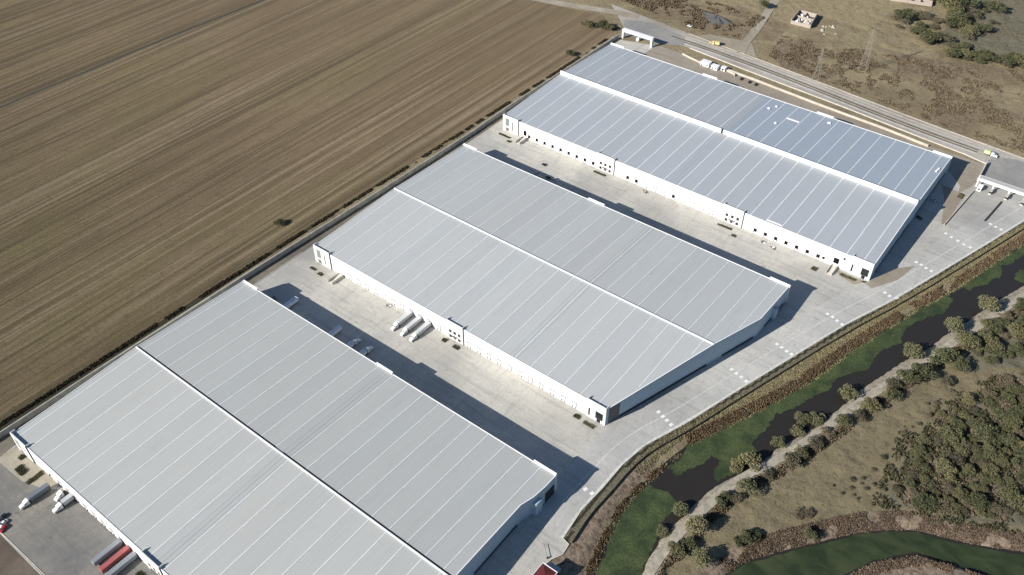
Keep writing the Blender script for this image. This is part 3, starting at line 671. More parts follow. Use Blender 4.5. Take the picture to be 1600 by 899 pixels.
    for (a, b, kind) in offices:
        yf = ys-.47; W_ = b-a
        if kind == 'mid':
            for r_, z in ((0, 1.0), (1, 4.9)):
                for c_ in range(3):
                    xx = a+W_*(0.24+0.27*c_)
                    wi = MB().box(xx-.95, xx+.95, yf-.05, yf+.03, z, z+1.9).build('window', M['glass'], e)
                    MB().box(xx-1.05, xx+1.05, yf-.14, yf+.03, z-.16, z-.01).build('sill', M['doorf'], wi)
            MB().box(a+W_*.38, a+W_*.66, yf-1.2, yf-.01, 3.1, 3.3).build('entrance_canopy', M['doorf'], e)
        elif kind == 'left':
            MB().box(a+2.4, a+6.0, yf-.05, yf+.03, 4.6, 11.0).build('window', plain_glass, e)
            MB().box(a+2.6, a+5.6, yf-.06, yf+.03, 0.3, 3.2).build('entrance_door', M['doorf'], e)
            MB().box(a+8.8, a+9.7, yf-.05, yf+.03, 2.0, 9.5).build('window', M['pipe'], e)
        elif kind == 'right':
            MB().box(b-6.2, b-1.6, yf-.05, yf+.03, 2.2, 7.6).build('window', M['glass'], e)
            MB().box(b-5.2, b-3.0, yf-.12, yf+.03, 0.1, 2.1).build('entrance_door', M['black'], e)
            MB().box(a+1.2, a+2.2, yf-.05, yf+.03, 1.6, 7.2).build('window', M['glass'], e)
        if kind != 'right':
            MB().tube((b+.35, ys-.35, 0), (b+.35, ys-.35, 13.3), .28).build('downpipe', M['pipe'], e)
    return e
plain_glass = plain('green_glass', (0.20, 0.24, 0.22), 0.2, 0.5, var=0.2)
D = 7.23
WA = warehouse('a', -368.5, 68.4, 214.3, [(-139.6,68.4),(-141.4,146),(-141.7,190),(-139.8,197),(-139.0,205),(-138.9,214.3)], M['roof_a'], 0.5, 0.6,
    [-331-D*0+D*k for k in range(0, 9)]+[-240+D*k for k in range(10)], [-340], [(-369,-354.8,'left'),(-260,-247,'mid'),(-153,-139,'right')],
    [(-367.8,-355.2),(-258,-246),(-152.3,-138.8)], [(-369,-354.8),(-260,-247),(-153,-139.4)],
    'nearest pale grey warehouse, at the bottom left, with a thin white ridge wall', M['side'])
WB = warehouse('b', -359.6, 263.0, 408.8, [(-142.1,263.0),(-109.2,371.5),(-108.6,408.8)], M['roof_b'], 0.6, 0.6,
    [-329.2+D*k for k in range(11)]+[-234.0+D*k for k in range(11)], [], [(-360,-346,'left'),(-250.5,-238.3,'mid'),(-153.8,-142,'right')],
    [(-360.2,-347.8),(-251.8,-239),(-121,-108)], [(-360,-346.2),(-250.5,-238.3),(-153.8,-142.1)],
    'middle warehouse with a slanting right end and three white trucks at its docks', M['side'])
co = [-236.6,-229.2,-222.0,-206.7,-199.5,-192.3,-185.2]
WC = warehouse('c', -362.6, 458.4, 606.8, [(-76.0,458.4),(-76.2,606.8)], M['roof_c'], 3.3, 0.6, co,
    [-338.1,-331,-323.8,-316.5,-309.2,-302,-294.8,-287.6,-280.4,-251.2,-244,-214.3]+[-153+D*k for k in range(7)], [(-362.8,-348.5,'left'),(-277.3,-263,'mid'),(-177.5,-162.8,'mid'),(-89.5,-75.8,'right')],
    [(-362.4,-349),(-274,-261),(-176.5,-163.5),(-89.3,-75.8)], [(-362.8,-348.5),(-277.3,-263),(-177.5,-162.8),(-89.5,-75.9)],
    'farthest warehouse beside the highway, bluish roof with a wide white ridge wall', M['side'])
# extra pieces on the farthest warehouse
MB().box(-343.4,-340.8,458.2,458.38,2.2,6.4).build('roller_door', M['opening'], WC)
MB().box(-106.9,-105.3,458.2,458.38,2.0,3.8).build('window', M['opening'], WC)
MB().box(-99.8,-96.4,458.2,458.38,2.6,6.6).build('roller_door', M['opening'], WC)
MB().box(-94.4,-93.0,458.2,458.38,7.6,9.0).build('window', M['opening'], WC)
for (x, y, a, b) in ((-208,589.6,.9,.7),(-204.6,596,.8,.6),(-194.3,571.7,.8,.8),(-163.2,598,1.2,.8)):
    z = 12+SLOPE*(606.8-y); MB().prism([(x-a,y-b),(x+a,y-b),(x+a,y+b),(x-a,y+b)], z-.1, z+.7).build('roof_vent', M['flash'], WC)
for (x0_, x1_, y0_, y1_) in ((-191,-181,583.8,585.2),(-147.4,-137.5,460.4,461.4)):
    z = 12+SLOPE*min(y0_-458.4, 606.8-y1_); MB().box(x0_, x1_, y0_, y1_, z-.1, z+.35).build('roof_panel', M['flash'], WC)
for k in range(3):
    y = 581+k*2.3; z = 12+SLOPE*(606.8-y); MB().box(-79.6+k*.25, -78.6+k*.25, y, y+1.3, z-.2, z+.7).build('roof_unit', M['flash'], WC)
# blocks on the slanting and east sides
for (x, y) in ((-109.5,391),(-118.8,341.5))[:1]:
    MB().box(x+.5, x+2.6, y-1.6, y+1.6, 0, 8.5 if y > 380 else 3.0).build('annex_block', M['side'], WB)
MB().wall((-141.6,264.6), (-139.4,271.9), 0.08, 0, 11.9).build('glazed_panel', M['pipe'], WB)
MB().box(-141.0,-137.6,196.5,201.5,0,9.0).build('annex_block', M['side'], WA)
MB().box(-138.85,-138.6,205.5,212.5,0,7.0).build('glazed_panel', M['near_black'], WA)

# ------------------------------------------------------------------ vehicles
def wheel(parent, x, y, r=0.5, wdt=0.3):
    t = MB().tube((x-wdt/2, y, r), (x+wdt/2, y, r), r, n=14).build('wheel', M['black'], parent)
    MB().tube((x-wdt/2-.02, y, r), (x+wdt/2+.02, y, r), r*.5, n=10).build('rim', M['steel'], t)
def semi(name, L, label, cat='truck', body='vwhite', cab='vwhite', group=None, with_trailer=True, with_cab=True):
    """nose towards -y, rear end of the trailer at y = 0"""
    e = empty(name, (0,0,0), label, cat, group); H = 3.7; hw = 1.28
    y0 = -L if not with_cab else -L+5.2
    if with_trailer:
        MB().box(-hw, hw, y0, -.05, 1.15, H).build('trailer_box', M[body], e, bevel=.06)
        MB().box(-hw+.1, hw-.1, y0+.1, -.1, .85, 1.14).build('chassis', M['black'], e)
        rb = MB()
        for k in range(int((-y0)/1.4)): rb.box(-hw+.02, hw-.02, y0+.7+k*1.4, y0+.78+k*1.4, H+.003, H+.04)
        rb.build('roof_ribs', M['vgrey'] if body == 'vwhite' else M[body], e)
        MB().box(-hw+.08, hw-.08, -.05, .02, 1.25, H-.1).build('rear_doors', M['doorf'], e)
        for y in (-1.4, -2.6):
            for x in (-1.0, 1.0): wheel(e, x, y)
        if not with_cab:
            for x in (-.7, .7): MB().box(x-.08, x+.08, y0+2.2, y0+2.4, 0, .86).build('landing_leg', M['steel'], e)
    if with_cab:
        yc = -L
        cb = MB(); z1 = 3.35
        cb.prism([(-1.2,yc+2.0),(1.2,yc+2.0),(1.2,yc+4.4),(-1.2,yc+4.4)], .9, lambda x, y: z1-.75 if y < yc+2.2 else z1+.2)
        cb.build('cab', M[cab], e, bevel=.12)
        MB().prism([(-1.0,yc),(1.0,yc),(1.12,yc+1.98),(-1.12,yc+1.98)], .75, lambda x, y: 1.75 if y < yc+1 else 2.15).build('hood', M[cab], e, bevel=.12)
        MB().hexa([(-1.08,yc+1.93,2.2),(1.08,yc+1.93,2.2),(1.08,yc+1.985,2.2),(-1.08,yc+1.985,2.2),(-1.0,yc+1.97,2.62),(1.0,yc+1.97,2.62),(1.0,yc+2.05,2.62),(-1.0,yc+2.05,2.62)]).build('windshield', M['glass'], e)
        MB().box(-.5,.5, yc+4.4, yc+6.4, .85, 1.1).build('fifth_wheel_frame', M['black'], e)
        for s in (-1, 1):
            MB().box(s*1.22-.02, s*1.22+.02, yc+2.3, yc+3.2, 1.9, 2.6).build('side_window', M['glass'], e)
            MB().tube((s*1.05, yc+3.2, .75), (s*1.05, yc+4.5, .75), .32, n=10).build('fuel_tank', M['steel'], e)
            MB().box(s*1.42-.06, s*1.42+.06, yc+1.9, yc+2.05, 1.9, 2.5).build('mirror', M['black'], e)
            MB().tube((s*1.0, yc+4.5, 1.0), (s*1.0, yc+4.5, 3.5), .09, n=8).build('exhaust_stack', M['steel'], e)
            MB().box(s*.8-.16, s*.8+.16, yc-.04, yc+.02, 1.0, 1.25).build('headlight', M['vwhite'], e)
            for y in (1.0, 4.4, 5.5): wheel(e, s*1.02, yc+y)
        MB().box(-1.15, 1.15, yc-.15, yc+.05, .45, .8).build('bumper', M['steel'], e)
    return e
def car(name, mat, label, loc, rz=0, L=4.5, group=None, cat='car'):
    e = empty(name, loc, label, cat, group, rz); h = L/2
    mb = MB(); prof = [(-h,.35),(-h,.8),(-h+.2,.92),(-h+1.2,1.0),(h-.7,1.02),(h-.05,.9),(h,.4)]
    n = len(prof)
    for s in (-.88, .88): mb.v += [(s*(1 if 0.3 < z < .95 else .94), y, z) for y, z in prof]
    mb.f = [tuple(range(n)), tuple(range(2*n-1, n-1, -1))]+[(i+1, i, n+i, n+i+1) for i in range(n-1)]+[(0, n-1, 2*n-1, n)]
    mb.build('body', mat, e, bevel=.07)
    g = MB().hexa([(-.8,-h+1.15,1.0),(.8,-h+1.15,1.0),(.8,h-.45,1.01),(-.8,h-.45,1.01),(-.62,-h+1.95,1.46),(.62,-h+1.95,1.46),(.62,h-1.2,1.46),(-.62,h-1.2,1.46)]).build('windows', M['glass'], e)
    MB().hexa([(-.63,-h+1.9,1.465),(.63,-h+1.9,1.465),(.63,h-1.15,1.465),(-.63,h-1.15,1.465),(-.56,-h+2.05,1.52),(.56,-h+2.05,1.52),(.56,h-1.3,1.52),(-.56,h-1.3,1.52)]).build('roof', mat, e)
    for s in (-1, 1):
        for y in (-h+.85, h-.85): wheel(e, s*.82, y, .33, .22)
        MB().box(s*.6-.18, s*.6+.18, -h-.03, -h+.05, .62, .78).build('headlight', M['vwhite'], e)
    return e
grp = 'trucks parked at the dock doors'
t1 = semi('semi_truck', 16.6, 'white truck with trailer, leftmost of the three backed to the middle warehouse', group=grp, body='vpale'); t1.location = (-278.2, 262.6, 0)
for x, lb in ((-270.9, 'white truck with trailer, centre one of the three backed to the middle warehouse'), (-263.7, 'white truck with trailer, rightmost of the three, nearest the office windows')):
    c = copy_tree(t1); c.location = (x, 262.6, 0); c['label'] = lb
g2 = 'trailers in the shade behind the near warehouse'
s1 = semi('semi_trailer', 13.5, 'pale trailer standing alone in the shade near the left yard corner', 'trailer', 'vwhite', with_cab=False, group=g2)
s1.location = (-340.6, 216.2, 0); s1.rotation_euler.z = math.pi
for x, y, lb in ((-302.3, 214.8, 'pale trailer in the shade, second from the left behind the near warehouse'),):
    c = copy_tree(s1); c.location = (x, y, 0); c['label'] = lb
s2 = semi('semi_truck', 14.0, 'pale truck in the shade, left one of the close pair behind the near warehouse', group=g2); s2.location = (-287.3, 214.9, 0); s2.rotation_euler.z = math.pi
c = copy_tree(s2); c.location = (-277.2, 214.9, 0); c['label'] = 'pale truck in the shade, right one of the close pair, beside the raised parapet'
t = semi('box_truck', 8.5, 'small dark truck in the shade at the left end of the yard row', cab='vdark', body='vdark'); t.location = (-353.5, 215, 0); t.rotation_euler.z = math.pi
t = semi('semi_truck', 15.4, 'white cab truck with a dark slate trailer parked in the grey dock yard', body='vdark'); t.location = (-334.6, 64.6, 0)
t = semi('semi_truck', 10.5, 'short truck with grey trailer backed against the near warehouse, white cab', body='vgrey'); t.location = (-320.0, 68.2, 0)
t = semi('tractor_unit', 5.6, 'white tractor unit without trailer between the two dock yard trucks', 'truck', with_trailer=False); t.location = (-326.5, 67.3, 0); t.rotation_euler.z = 0.25
for x, m, lb in ((-280.0, 'vmid', 'grey-blue trailer, left of the red trailer at bottom left'), (-273.9, 'vred', 'long red-roofed trailer between two grey ones at bottom left'), (-268.9, 'vmid', 'grey trailer, right of the red trailer at bottom left')):
    t = semi('semi_trailer', 14.6, lb, 'trailer', m, with_cab=False, group='trailers docked at the near warehouse'); t.location = (x, 68.0, 0)
car('parked_car', M['cred'], 'red car parked at the kerb of the grey dock yard', (-330.6, 38.4, .02), 0.3)
car('parked_car', M['vwhite'], 'white car parked beside the red car in the dock yard', (-333.4, 39.8, .02), 0.3)
car('parked_car', M['cblack'], 'black car at the left edge beside the white car', (-336.8, 41.4, .02), 0.3)
car('parked_car', M['csilver'], 'silver car in the shade right of the far warehouse', (-72.3, 566, .02), 1.3)
car('parked_car', M['cblack'], 'black car in the shade at the near end of the far warehouse side', (-73.0, 540.5, .02), 1.2)
car('parked_car', M['vwhite'], 'white car in the shade between the middle and far warehouses', (-291.8, 427.5, .02), 1.4)
car('parked_car', M['cblack'], 'black car in the shade between the middle and far warehouses', (-297.3, 426.3, .02), 1.4)
car('parked_car', M['csilver'], 'silver car, leftmost of three in the shade between the middle and far warehouses', (-306, 425.2, .02), 1.4)
car('parked_car', M['cblack'], 'black car standing alone in the sun on the concrete between warehouses', (-309.3, 437.7, .02), 1.5, 3.4)
for x, y, lb in ((-254.4, 640.3, 'black car, leftmost of the three by the retaining wall'), (-246.6, 639.6, 'black car, middle one of the three by the retaining wall'), (-240.6, 639.0, 'black car, rightmost of the three by the retaining wall')):
    car('parked_car', M['cblack'], lb, (x, y, .03), 0.1, 4.6)
car('parked_car', M['vwhite'], 'white car on the road edge near the dark gravel mound', (-337, 701.0, .06), 1.5)
t = semi('box_truck', 9.5, 'yellowish truck driving on the highway near the side track', body='yellow', cab='yellow'); t.location = (-297, 683.2, .03); t.rotation_euler.z = -1.45
t = semi('box_truck', 9.5, 'lime green and white truck on the highway by the gate forecourt', body='lime', cab='vwhite'); t.location = (-62, 648.6, .03); t.rotation_euler.z = 1.5

# ------------------------------------------------------------------ gates, gatehouse, small structures
def ramp_thing(x, ys, label):
    e = empty('loading_ramp', (x, ys, 0), label, 'ramp', 'loading ramps at the warehouse fronts'); e['abs'] = 1
    MB().hexa([(x-1.7,ys-10,.02),(x+1.7,ys-10,.02),(x+1.7,ys-.5,.02),(x-1.7,ys-.5,.02),(x-1.7,ys-10,.06),(x+1.7,ys-10,.06),(x+1.7,ys-.5,1.2),(x-1.7,ys-.5,1.2)]).build('slope', M['kerb'], e)
    for s in (-1.95, 1.72): MB().box(x+s, x+s+.22, ys-10, ys-.5, 0, 2.0).build('side_wall', M['kerb'], e)
ramp_thing(-336.9, 262.9, 'white ramp at the left end of the middle warehouse dock front')
ramp_thing(-341.6, 458.3, 'white ramp at the left end of the far warehouse dock front')
ramp_thing(-98.0, 458.3, 'white ramp at the right end of the far warehouse dock front')
# portal at the west entrance
e = empty('entrance_portal', (-358, 644.5, 0), 'white portal frame spanning the west entrance beyond the far warehouse', 'gate'); e['abs'] = 1
MB().box(-373.6,-342.6,643.2,646.6,6.6,8.8).build('beam', M['flash'], e)
MB().box(-373.6,-372.2,643.4,646.4,0,6.6).build('leg', M['flash'], e); MB().box(-344.4,-342.8,643.4,646.4,0,6.6).build('leg', M['flash'], e)
MB().box(-360.6,-358.2,646.8,649.2,0,2.7).build('booth', M['flash'], e)
# long canopy at the east gate
e = empty('gate_canopy', (-40, 603, 0), 'long white gate canopy on columns at the right edge', 'gate'); e['abs'] = 1
MB().box(-54.5,60,599.8,605.2,6.3,8.0).build('canopy_roof', M['flash'], e)
MB().box(-53.8,59.4,600.5,604.5,8.003,8.15).build('roof_sheet', M['steel'], e)
for k in range(11): MB().box(-54+k*10.4-.3,-54+k*10.4+.5,602,603.2,0,6.3).build('column', M['flash'], e)
for k, x in enumerate((-43.6,-33.2,-22.8,-12.4)):
    b = empty('ticket_booth', (x, 600.5, 0), 'small dark glazed booth under the gate canopy, %s from the left' % ['first','second','third','fourth'][k], 'booth', 'booths under the gate canopy'); b['abs'] = 1
    MB().box(x-.9,x+.9,597.4,601.4,.02,1.1).box(x-1.0,x+1.0,597.2,601.6,2.6,2.8).build('booth_body', M['steel'], b)
    MB().box(x-.85,x+.85,597.5,601.3,1.1,2.6).build('glazing', M['glass'], b)
b = empty('guard_booth', (-50.6,601,0), 'white guard booth at the left end of the gate canopy', 'booth'); b['abs'] = 1
MB().box(-52.3,-49.6,597.0,601.5,0,3.0).build('walls', M['flash'], b); MB().box(-52.6,-49.3,596.7,601.8,3.0,3.25).build('roof', M['flash'], b); MB().box(-51.8,-50.1,596.93,597.0,1.1,2.2).build('window', M['glass'], b)
# traffic islands of the gate
e = empty('lane_barrier', (-35.5,579,0), 'dark lane barrier on the concrete in front of the gate canopy', 'barrier'); e['abs'] = 1
MB().wall((-36.9,564),(-34.2,593),0.7,0,1.0).build('barrier_rail', M['tar'], e)
e = empty('lane_wall', (-55,569,0), 'pale low wall slanting from the guard booth along the gate lanes', 'wall'); e['abs'] = 1
MB().wall((-57,543),(-53.3,594),0.5,0,1.1).build('panel', M['retain'], e)
# gatehouse
e = empty('gatehouse', (-114.5,168,0), 'red roofed gatehouse at the bottom of the perimeter road', 'building'); e['abs'] = 1
MB().box(-117.9,-111.2,160,175.2,0,6.2).build('wall', M['office'], e)
mb = MB(); mb.v = [(-118.3,159.6,6.21),(-110.8,159.6,6.21),(-110.8,175.6,6.21),(-118.3,175.6,6.21),(-114.55,163.4,7.3),(-114.55,171.8,7.3)]
mb.f = [(0,1,4),(1,2,5,4),(2,3,5),(3,0,4,5),(3,2,1,0)]
rf = mb.build('roof', M['tile'], e)
MB().box(-118.6,-118.35,159.4,175.9,6.0,6.55).box(-110.75,-110.5,159.4,175.9,6.0,6.55).box(-118.35,-110.75,175.65,175.9,6.0,6.55).build('eaves', M['flash'], e)
MB().box(-116.6,-111.0,176.6,179.4,3.9,4.2).build('porch_roof', M['vgrey'], e)
for x in (-116.3,-111.4): MB().box(x-.12,x+.12,176.8,177.1,0,3.9).box(x-.12,x+.12,178.9,179.2,0,3.9).build('porch_post', M['steel'], e)
MB().box(-115.4,-113.4,175.2,175.28,1.0,3.2).build('window', M['glass'], e)
e = empty('barrier_gate', (-120.5,182,0), 'small dark barrier arm across the road by the red roofed gatehouse', 'barrier'); e['abs'] = 1
MB().box(-120.6,-120.0,181.6,182.2,0,1.1).build('post', M['cblack'], e); MB().wall((-120.4,182),(-125.2,186.4),.16,.95,1.12).build('arm', M['doorf'], e)
# site buildings behind the far warehouse
def hut(name, x0, x1, y0, y1, h, mat, label, door=True):
    e = empty(name, ((x0+x1)/2, (y0+y1)/2, 0), label, 'building'); e['abs'] = 1
    MB().box(x0,x1,y0,y1,0,h).build('walls', mat, e); MB().box(x0-.3,x1+.3,y0-.3,y1+.3,h,h+.22).build('roof', M['flash'], e)
    MB().box(x0+.8,x0+1.9,y0-.06,y0,.05,2.2).build('door', M['doorf'], e); MB().box(x1-2.2,x1-.8,y0-.06,y0,1.0,2.1).build('window', M['glass'], e)
hut('site_office', -293.5,-285.8,641.8,647.0,3.4, M['flash'], 'long white site office behind the far warehouse near the entrance')
hut('site_office', -283.2,-277.4,641.0,645.2,3.2, M['flash'], 'small white site office right of the long one behind the far warehouse')
hut('site_office', -275.2,-271.6,643.6,647.2,3.0, M['flash'], 'smallest white hut at the start of the retaining wall')
# low walls
wallthing('yard_wall', [(-315,649),(-293.6,644)], .4, 1.3, M['retain'], 'short pale wall left of the white site offices', 'wall')
wallthing('yard_wall', [(-271,646),(-262,643.5),(-261,641)], .4, 1.3, M['retain'], 'short pale wall right of the white huts', 'wall')
# pylons
def pylon(x, y, H, b, label):
    e = empty('lattice_pylon', (x, y, 0), label, 'pylon', 'pylons beyond the highway')
    hs = [0, .22, .42, .6, .76, .9, 1.0]; r = lambda t: b*(1-t)+.35*t if t < .9 else .5
    for sx, sy in ((1,1),(1,-1),(-1,1),(-1,-1)): MB().tube((sx*b,sy*b,-.3),(sx*.45,sy*.45,H*.93), .12,.08, n=5).build('leg', M['pylon'], e)
    mb = MB()
    for a, c in zip(hs[:-1], hs[1:]):
        ra, rc = (b+(0.45-b)*a/.93 if a < .93 else .45), (b+(0.45-b)*c/.93 if c < .93 else .1)
        for (p, q) in (((1,1),(1,-1)),((1,-1),(-1,-1)),((-1,-1),(-1,1)),((-1,1),(1,1))):
            mb.tube((p[0]*ra,p[1]*ra,a*H),(q[0]*rc,q[1]*rc,c*H), .05, n=4); mb.tube((q[0]*ra,q[1]*ra,a*H),(p[0]*rc,p[1]*rc,c*H), .05, n=4)
            mb.tube((p[0]*rc,p[1]*rc,c*H),(q[0]*rc,q[1]*rc,c*H), .045, n=4)
    mb.build('bracing', M['pylon'], e)
    for t, w_ in ((.72, 3.4),(.82, 3.0),(.92, 2.4)):
        mb = MB(); mb.tube((-w_,0,t*H),(w_,0,t*H),.09,n=4).tube((-w_,0,t*H),(0,0,t*H+1.3),.07,n=4).tube((w_,0,t*H),(0,0,t*H+1.3),.07,n=4); mb.build('cross_arm', M['pylon'], e)
pylon(-205.2, 677.7, 27.5, 2.6, 'smaller lattice pylon standing close to the highway kerb')
pylon(-180.4, 716.8, 38.5, 3.2, 'taller lattice pylon on the scrubland, right of the smaller one')
# ruined house
e = empty('roofless_house', (-259,776,0), 'roofless pale brick house with rubble inside in the dry farmland', 'building'); e['abs'] = 1
Q = [(-266.5,763),(-248,764.5),(-252.5,789),(-269.5,788)]
for k in range(4): MB().wall(Q[k], Q[(k+1) % 4], .5, 0, [3.2,4.4,4.0,4.6][k]).build('wall', M['brick'], e)
MB().wall((-268,776),(-250.5,777),.4,0,3.4).build('wall', M['brick'], e); MB().wall((-260,777),(-261.5,788),.4,0,3.2).build('wall', M['brick'], e)
MB().prism([(-266,763.8),(-248.8,765),(-253,788),(-269,787.4)], 0.0, 0.3).build('floor_slab', M['median'], e)
for k in range(18):
    x, y = random.uniform(-266,-253), random.uniform(767,786); s = random.uniform(.8,2.4)
    MB().hexa([(x-s,y-s,.3),(x+s,y-s*.8,.3),(x+s*.9,y+s,.3),(x-s,y+s*.7,.3),(x-s*.4,y-s*.4,.5+s*.9),(x+s*.5,y-s*.3,.4+s*.7),(x+s*.3,y+s*.5,.5+s),(x-s*.4,y+s*.4,.4+s*.8)]).build('rubble_block', M['flash'] if k < 9 else M['rubble'], e)
for k in range(9):
    x, y = random.uniform(-241,-222), random.uniform(760,784); s = random.uniform(.8,2.0)
    o = MB().hexa([(x-s,y-s,-.2),(x+s*1.4,y-s*.8,-.2),(x+s,y+s,-.2),(x-s,y+s*.7,-.2),(x-s*.4,y-s*.4,s*.8),(x+s*.5,y-s*.3,s*.6),(x+s*.3,y+s*.5,s*.7),(x-s*.4,y+s*.4,s*.5)]).build('rubble_heap', M['rubble'])
    tag(o, 'pale rubble heap on the ground right of the roofless house', 'rubble', 'rubble heaps right of the roofless house')
e = empty('walled_enclosure', (-193,877,0), 'long pinkish roofless brick enclosure at the top edge beside dark trees', 'building'); e['abs'] = 1
Q = [(-212,868),(-176,879),(-178,887),(-214,877)]
for k in range(4): MB().wall(Q[k], Q[(k+1) % 4], .6, 0, 3.0).build('wall', M['brick'], e)
for t_ in (.25,.5,.72): MB().wall((-212+36*t_,868+11*t_),(-214+36*t_,877+10*t_),.5,0,3.0).build('partition_wall', M['brick'], e)
# gravel mound
NR, NA = 10, 36; vs = []; fs = []
for i in range(NR+1):
    for j in range(NA):
        a = 2*math.pi*j/NA; r = i/NR; k = 1+.15*math.sin(3*a)+.1*math.sin(5*a+1)
        vs.append((-325+17*r*k*math.cos(a)*1.0, 730+8.5*r*k*math.sin(a)-math.cos(a)*1.5*r, 2.8*(1-r*r)*(1+.2*math.sin(7*a+3*r))-.25))
for i in range(NR):
    for j in range(NA): fs.append((i*NA+j, (i+1)*NA+j, (i+1)*NA+(j+1) % NA, i*NA+(j+1) % NA))
mb = MB(); mb.v = vs; mb.f = fs; tag(mb.build('gravel_mound', M['gravel'], smooth=True), kind='structure')

# ------------------------------------------------------------------ planting
def leaf_cloud(centers, radii, per, size, seed, flat=1.0):
    r = np.random.default_rng(seed); P = []
    for c, R in zip(centers, radii):
        d = r.normal(size=(per, 3)); d /= np.linalg.norm(d, axis=1)[:, None]
        d[:, 2] = np.abs(d[:, 2])*1.0-.15*(r.random(per) < .3)
        rad = R*(0.62+0.42*r.random(per)**.6)
        P.append(c+d*rad[:, None]*np.array([1, 1, flat]))
    P = np.concatenate(P); n = len(P)
    u = r.normal(size=(n, 3)); u /= np.linalg.norm(u, axis=1)[:, None]; v = r.normal(size=(n, 3)); v -= (u*v).sum(1)[:, None]*u; v /= np.linalg.norm(v, axis=1)[:, None]
    s = size*(0.6+0.8*r.random(n))[:, None]
    V = np.stack([P-u*s-v*s*.5, P+u*s-v*s*.5, P+u*s*.7+v*s*.6, P-u*s*.7+v*s*.6], 1).reshape(-1, 3)
    return V, np.arange(4*n).reshape(-1, 4)
def crown_mesh(seed, lobes, flat, mat, size=0.085, per=62, spread=.62):
    r = np.random.default_rng(seed); C = []; R = []
    for k in range(lobes):
        a = r.random()*6.283; d = spread*r.random()**.6; C.append((d*math.cos(a)*(.85+.3*r.random()), d*math.sin(a), (.55+.5*r.random()*(1-d*.6))*flat)); R.append(.26+.24*r.random())
    V, F = leaf_cloud(np.array(C), np.array(R), per, size, seed+5, .9)
    return V, F
def mesh_from(name, V, F, mat, k=4):
    o = np_mesh(name, V, F, mat, k); return o
protos = []
def tree_proto(seed, kind):
    if kind == 'willow': V, F = crown_mesh(seed, 15, .95, None, .05, 135, .6); mat = M['leafw']
    elif kind == 'dark': V, F = crown_mesh(seed, 13, .8, None, .052, 135, .66); mat = M['leafd']
    else: V, F = crown_mesh(seed, 11, .55, None, .05, 115, .72); mat = M['leafg']
    r = random.Random(seed); tr = MB().tube((0,0,-.25),(0.03,.02,.5),.06,.035,n=6)
    for k in range(6):
        a = k*1.05+r.random()*.5; L = .35+r.random()*.25
        tr.tube((0.02,.01,.25+.04*k),(math.cos(a)*L,math.sin(a)*L,.6+r.random()*.25),.03,.008,n=5)
    root = bpy.data.objects.new({'willow':'willow_tree','dark':'broadleaf_tree','grey':'thorn_bush'}[kind], None); COL.objects.link(root)
    t = tr.build('trunk', M['bark'], root); c = mesh_from('crown', V, F, mat); c.parent = root
    return root
PR = {k: [tree_proto(s*13+i*101, k) for s in range(4)] for i, k in enumerate(('willow','dark','grey'))}
used = set()
def put_tree(kind, x, y, r, label, cat='tree', group=None, hs=1.0):
    i = random.randrange(4); p = PR[kind][i]
    o = p if (kind, i) not in used else copy_tree(p)
    used.add((kind, i))
    z = float(height(np.array([[x]]), np.array([[y]]))[0][0, 0])
    o.location = (x, y, z); s = r*1.13; o.scale = (s*random.uniform(.9,1.1), s*random.uniform(.9,1.1), s*hs*random.uniform(.85,1.1)); o.rotation_euler = (0, 0, random.uniform(0, 6.28))
    if 'group' in o: del o['group']
    tag(o, label, cat, group); return o
bank = 'pale olive trees on the sandy canal bank'
WL = [(-11.2,476.4,7.2,'pale olive tree on the canal bank, the farthest up the path'),(-21.3,445.2,6.4,'round pale olive tree leaning over the canal, second from the far end'),(-33.2,411.1,6.5,'round pale olive tree leaning over the canal, third from the far end'),(-50.4,360.2,5.6,'single pale olive tree on the bank halfway along the canal path'),
(-62.3,329.5,4.8,'pale olive tree, nearest the water in the middle clump on the bank'),(-56.5,334.1,4.8,'pale olive tree at the far side of the middle clump on the bank'),(-61.2,320.7,4.0,'small pale olive tree in the middle clump on the bank'),(-65.8,307.5,4.4,'round pale olive tree at the near end of the middle clump'),
(-71.5,286.8,6.0,'large pale olive tree beside the sunlit patch of canal weed'),(-76.2,281.2,4.0,'small pale olive tree next to the green weed patch'),(-85.0,241.8,4.5,'yellowish olive tree at the tip of the big green weed mat'),(-85.8,226.9,3.8,'small grey-olive tree at the bottom end of the sandy bank')]
for x, y, r, lb in WL: put_tree('willow', x, y, r, lb, 'tree', bank)
DK = [(-17.6,415.7,8.4,'d'),(-29.1,389.2,6.0,'d'),(-23.5,398.3,6.8,'d'),(-7.8,416.7,5.2,'d'),(-11.5,437,6.6,'d'),(-11.1,400.9,4.2,'g'),(-50.2,317.2,4.3,'g'),(-55.1,299.7,5.4,'g'),(-53.4,306.5,3.6,'d'),(-65.1,270,5.6,'w'),(-71.9,255.5,3.8,'d'),(-71.4,260.4,3.2,'d'),
 (-73.8,235.7,6.3,'w'),(-75.4,220.3,4.6,'d'),(-73.2,226.3,4.2,'d'),(-64,222.3,5.2,'w'),(-53.2,245.8,4.2,'d'),(-55.4,241.1,3,'d'),(-51,250.5,3,'d'),(-30.5,264.8,3.6,'w'),(-39.5,272.7,3.4,'g'),(-35.9,276.3,3,'g'),(-31.5,371.5,4.8,'d'),(-36.7,357.8,4.8,'d'),(-39.1,348.7,4,'g'),(-44.8,338.8,4.3,'d'),(-48.5,326.9,4,'g'),(-61,285,3.4,'g'),(-67.5,263,3.6,'g'),(-33.5,381,4.4,'g')]
for x, y, r, k in DK:
    put_tree({'d':'dark','g':'grey','w':'willow'}[k], x, y, r, {'d':'dark green tree on the meadow side of the sandy path','g':'low grey-green thorn bush on the meadow side of the sandy path','w':'pale green tree on the meadow side of the sandy path'}[k], 'tree' if k != 'g' else 'bush', 'trees along the meadow side of the sandy path')
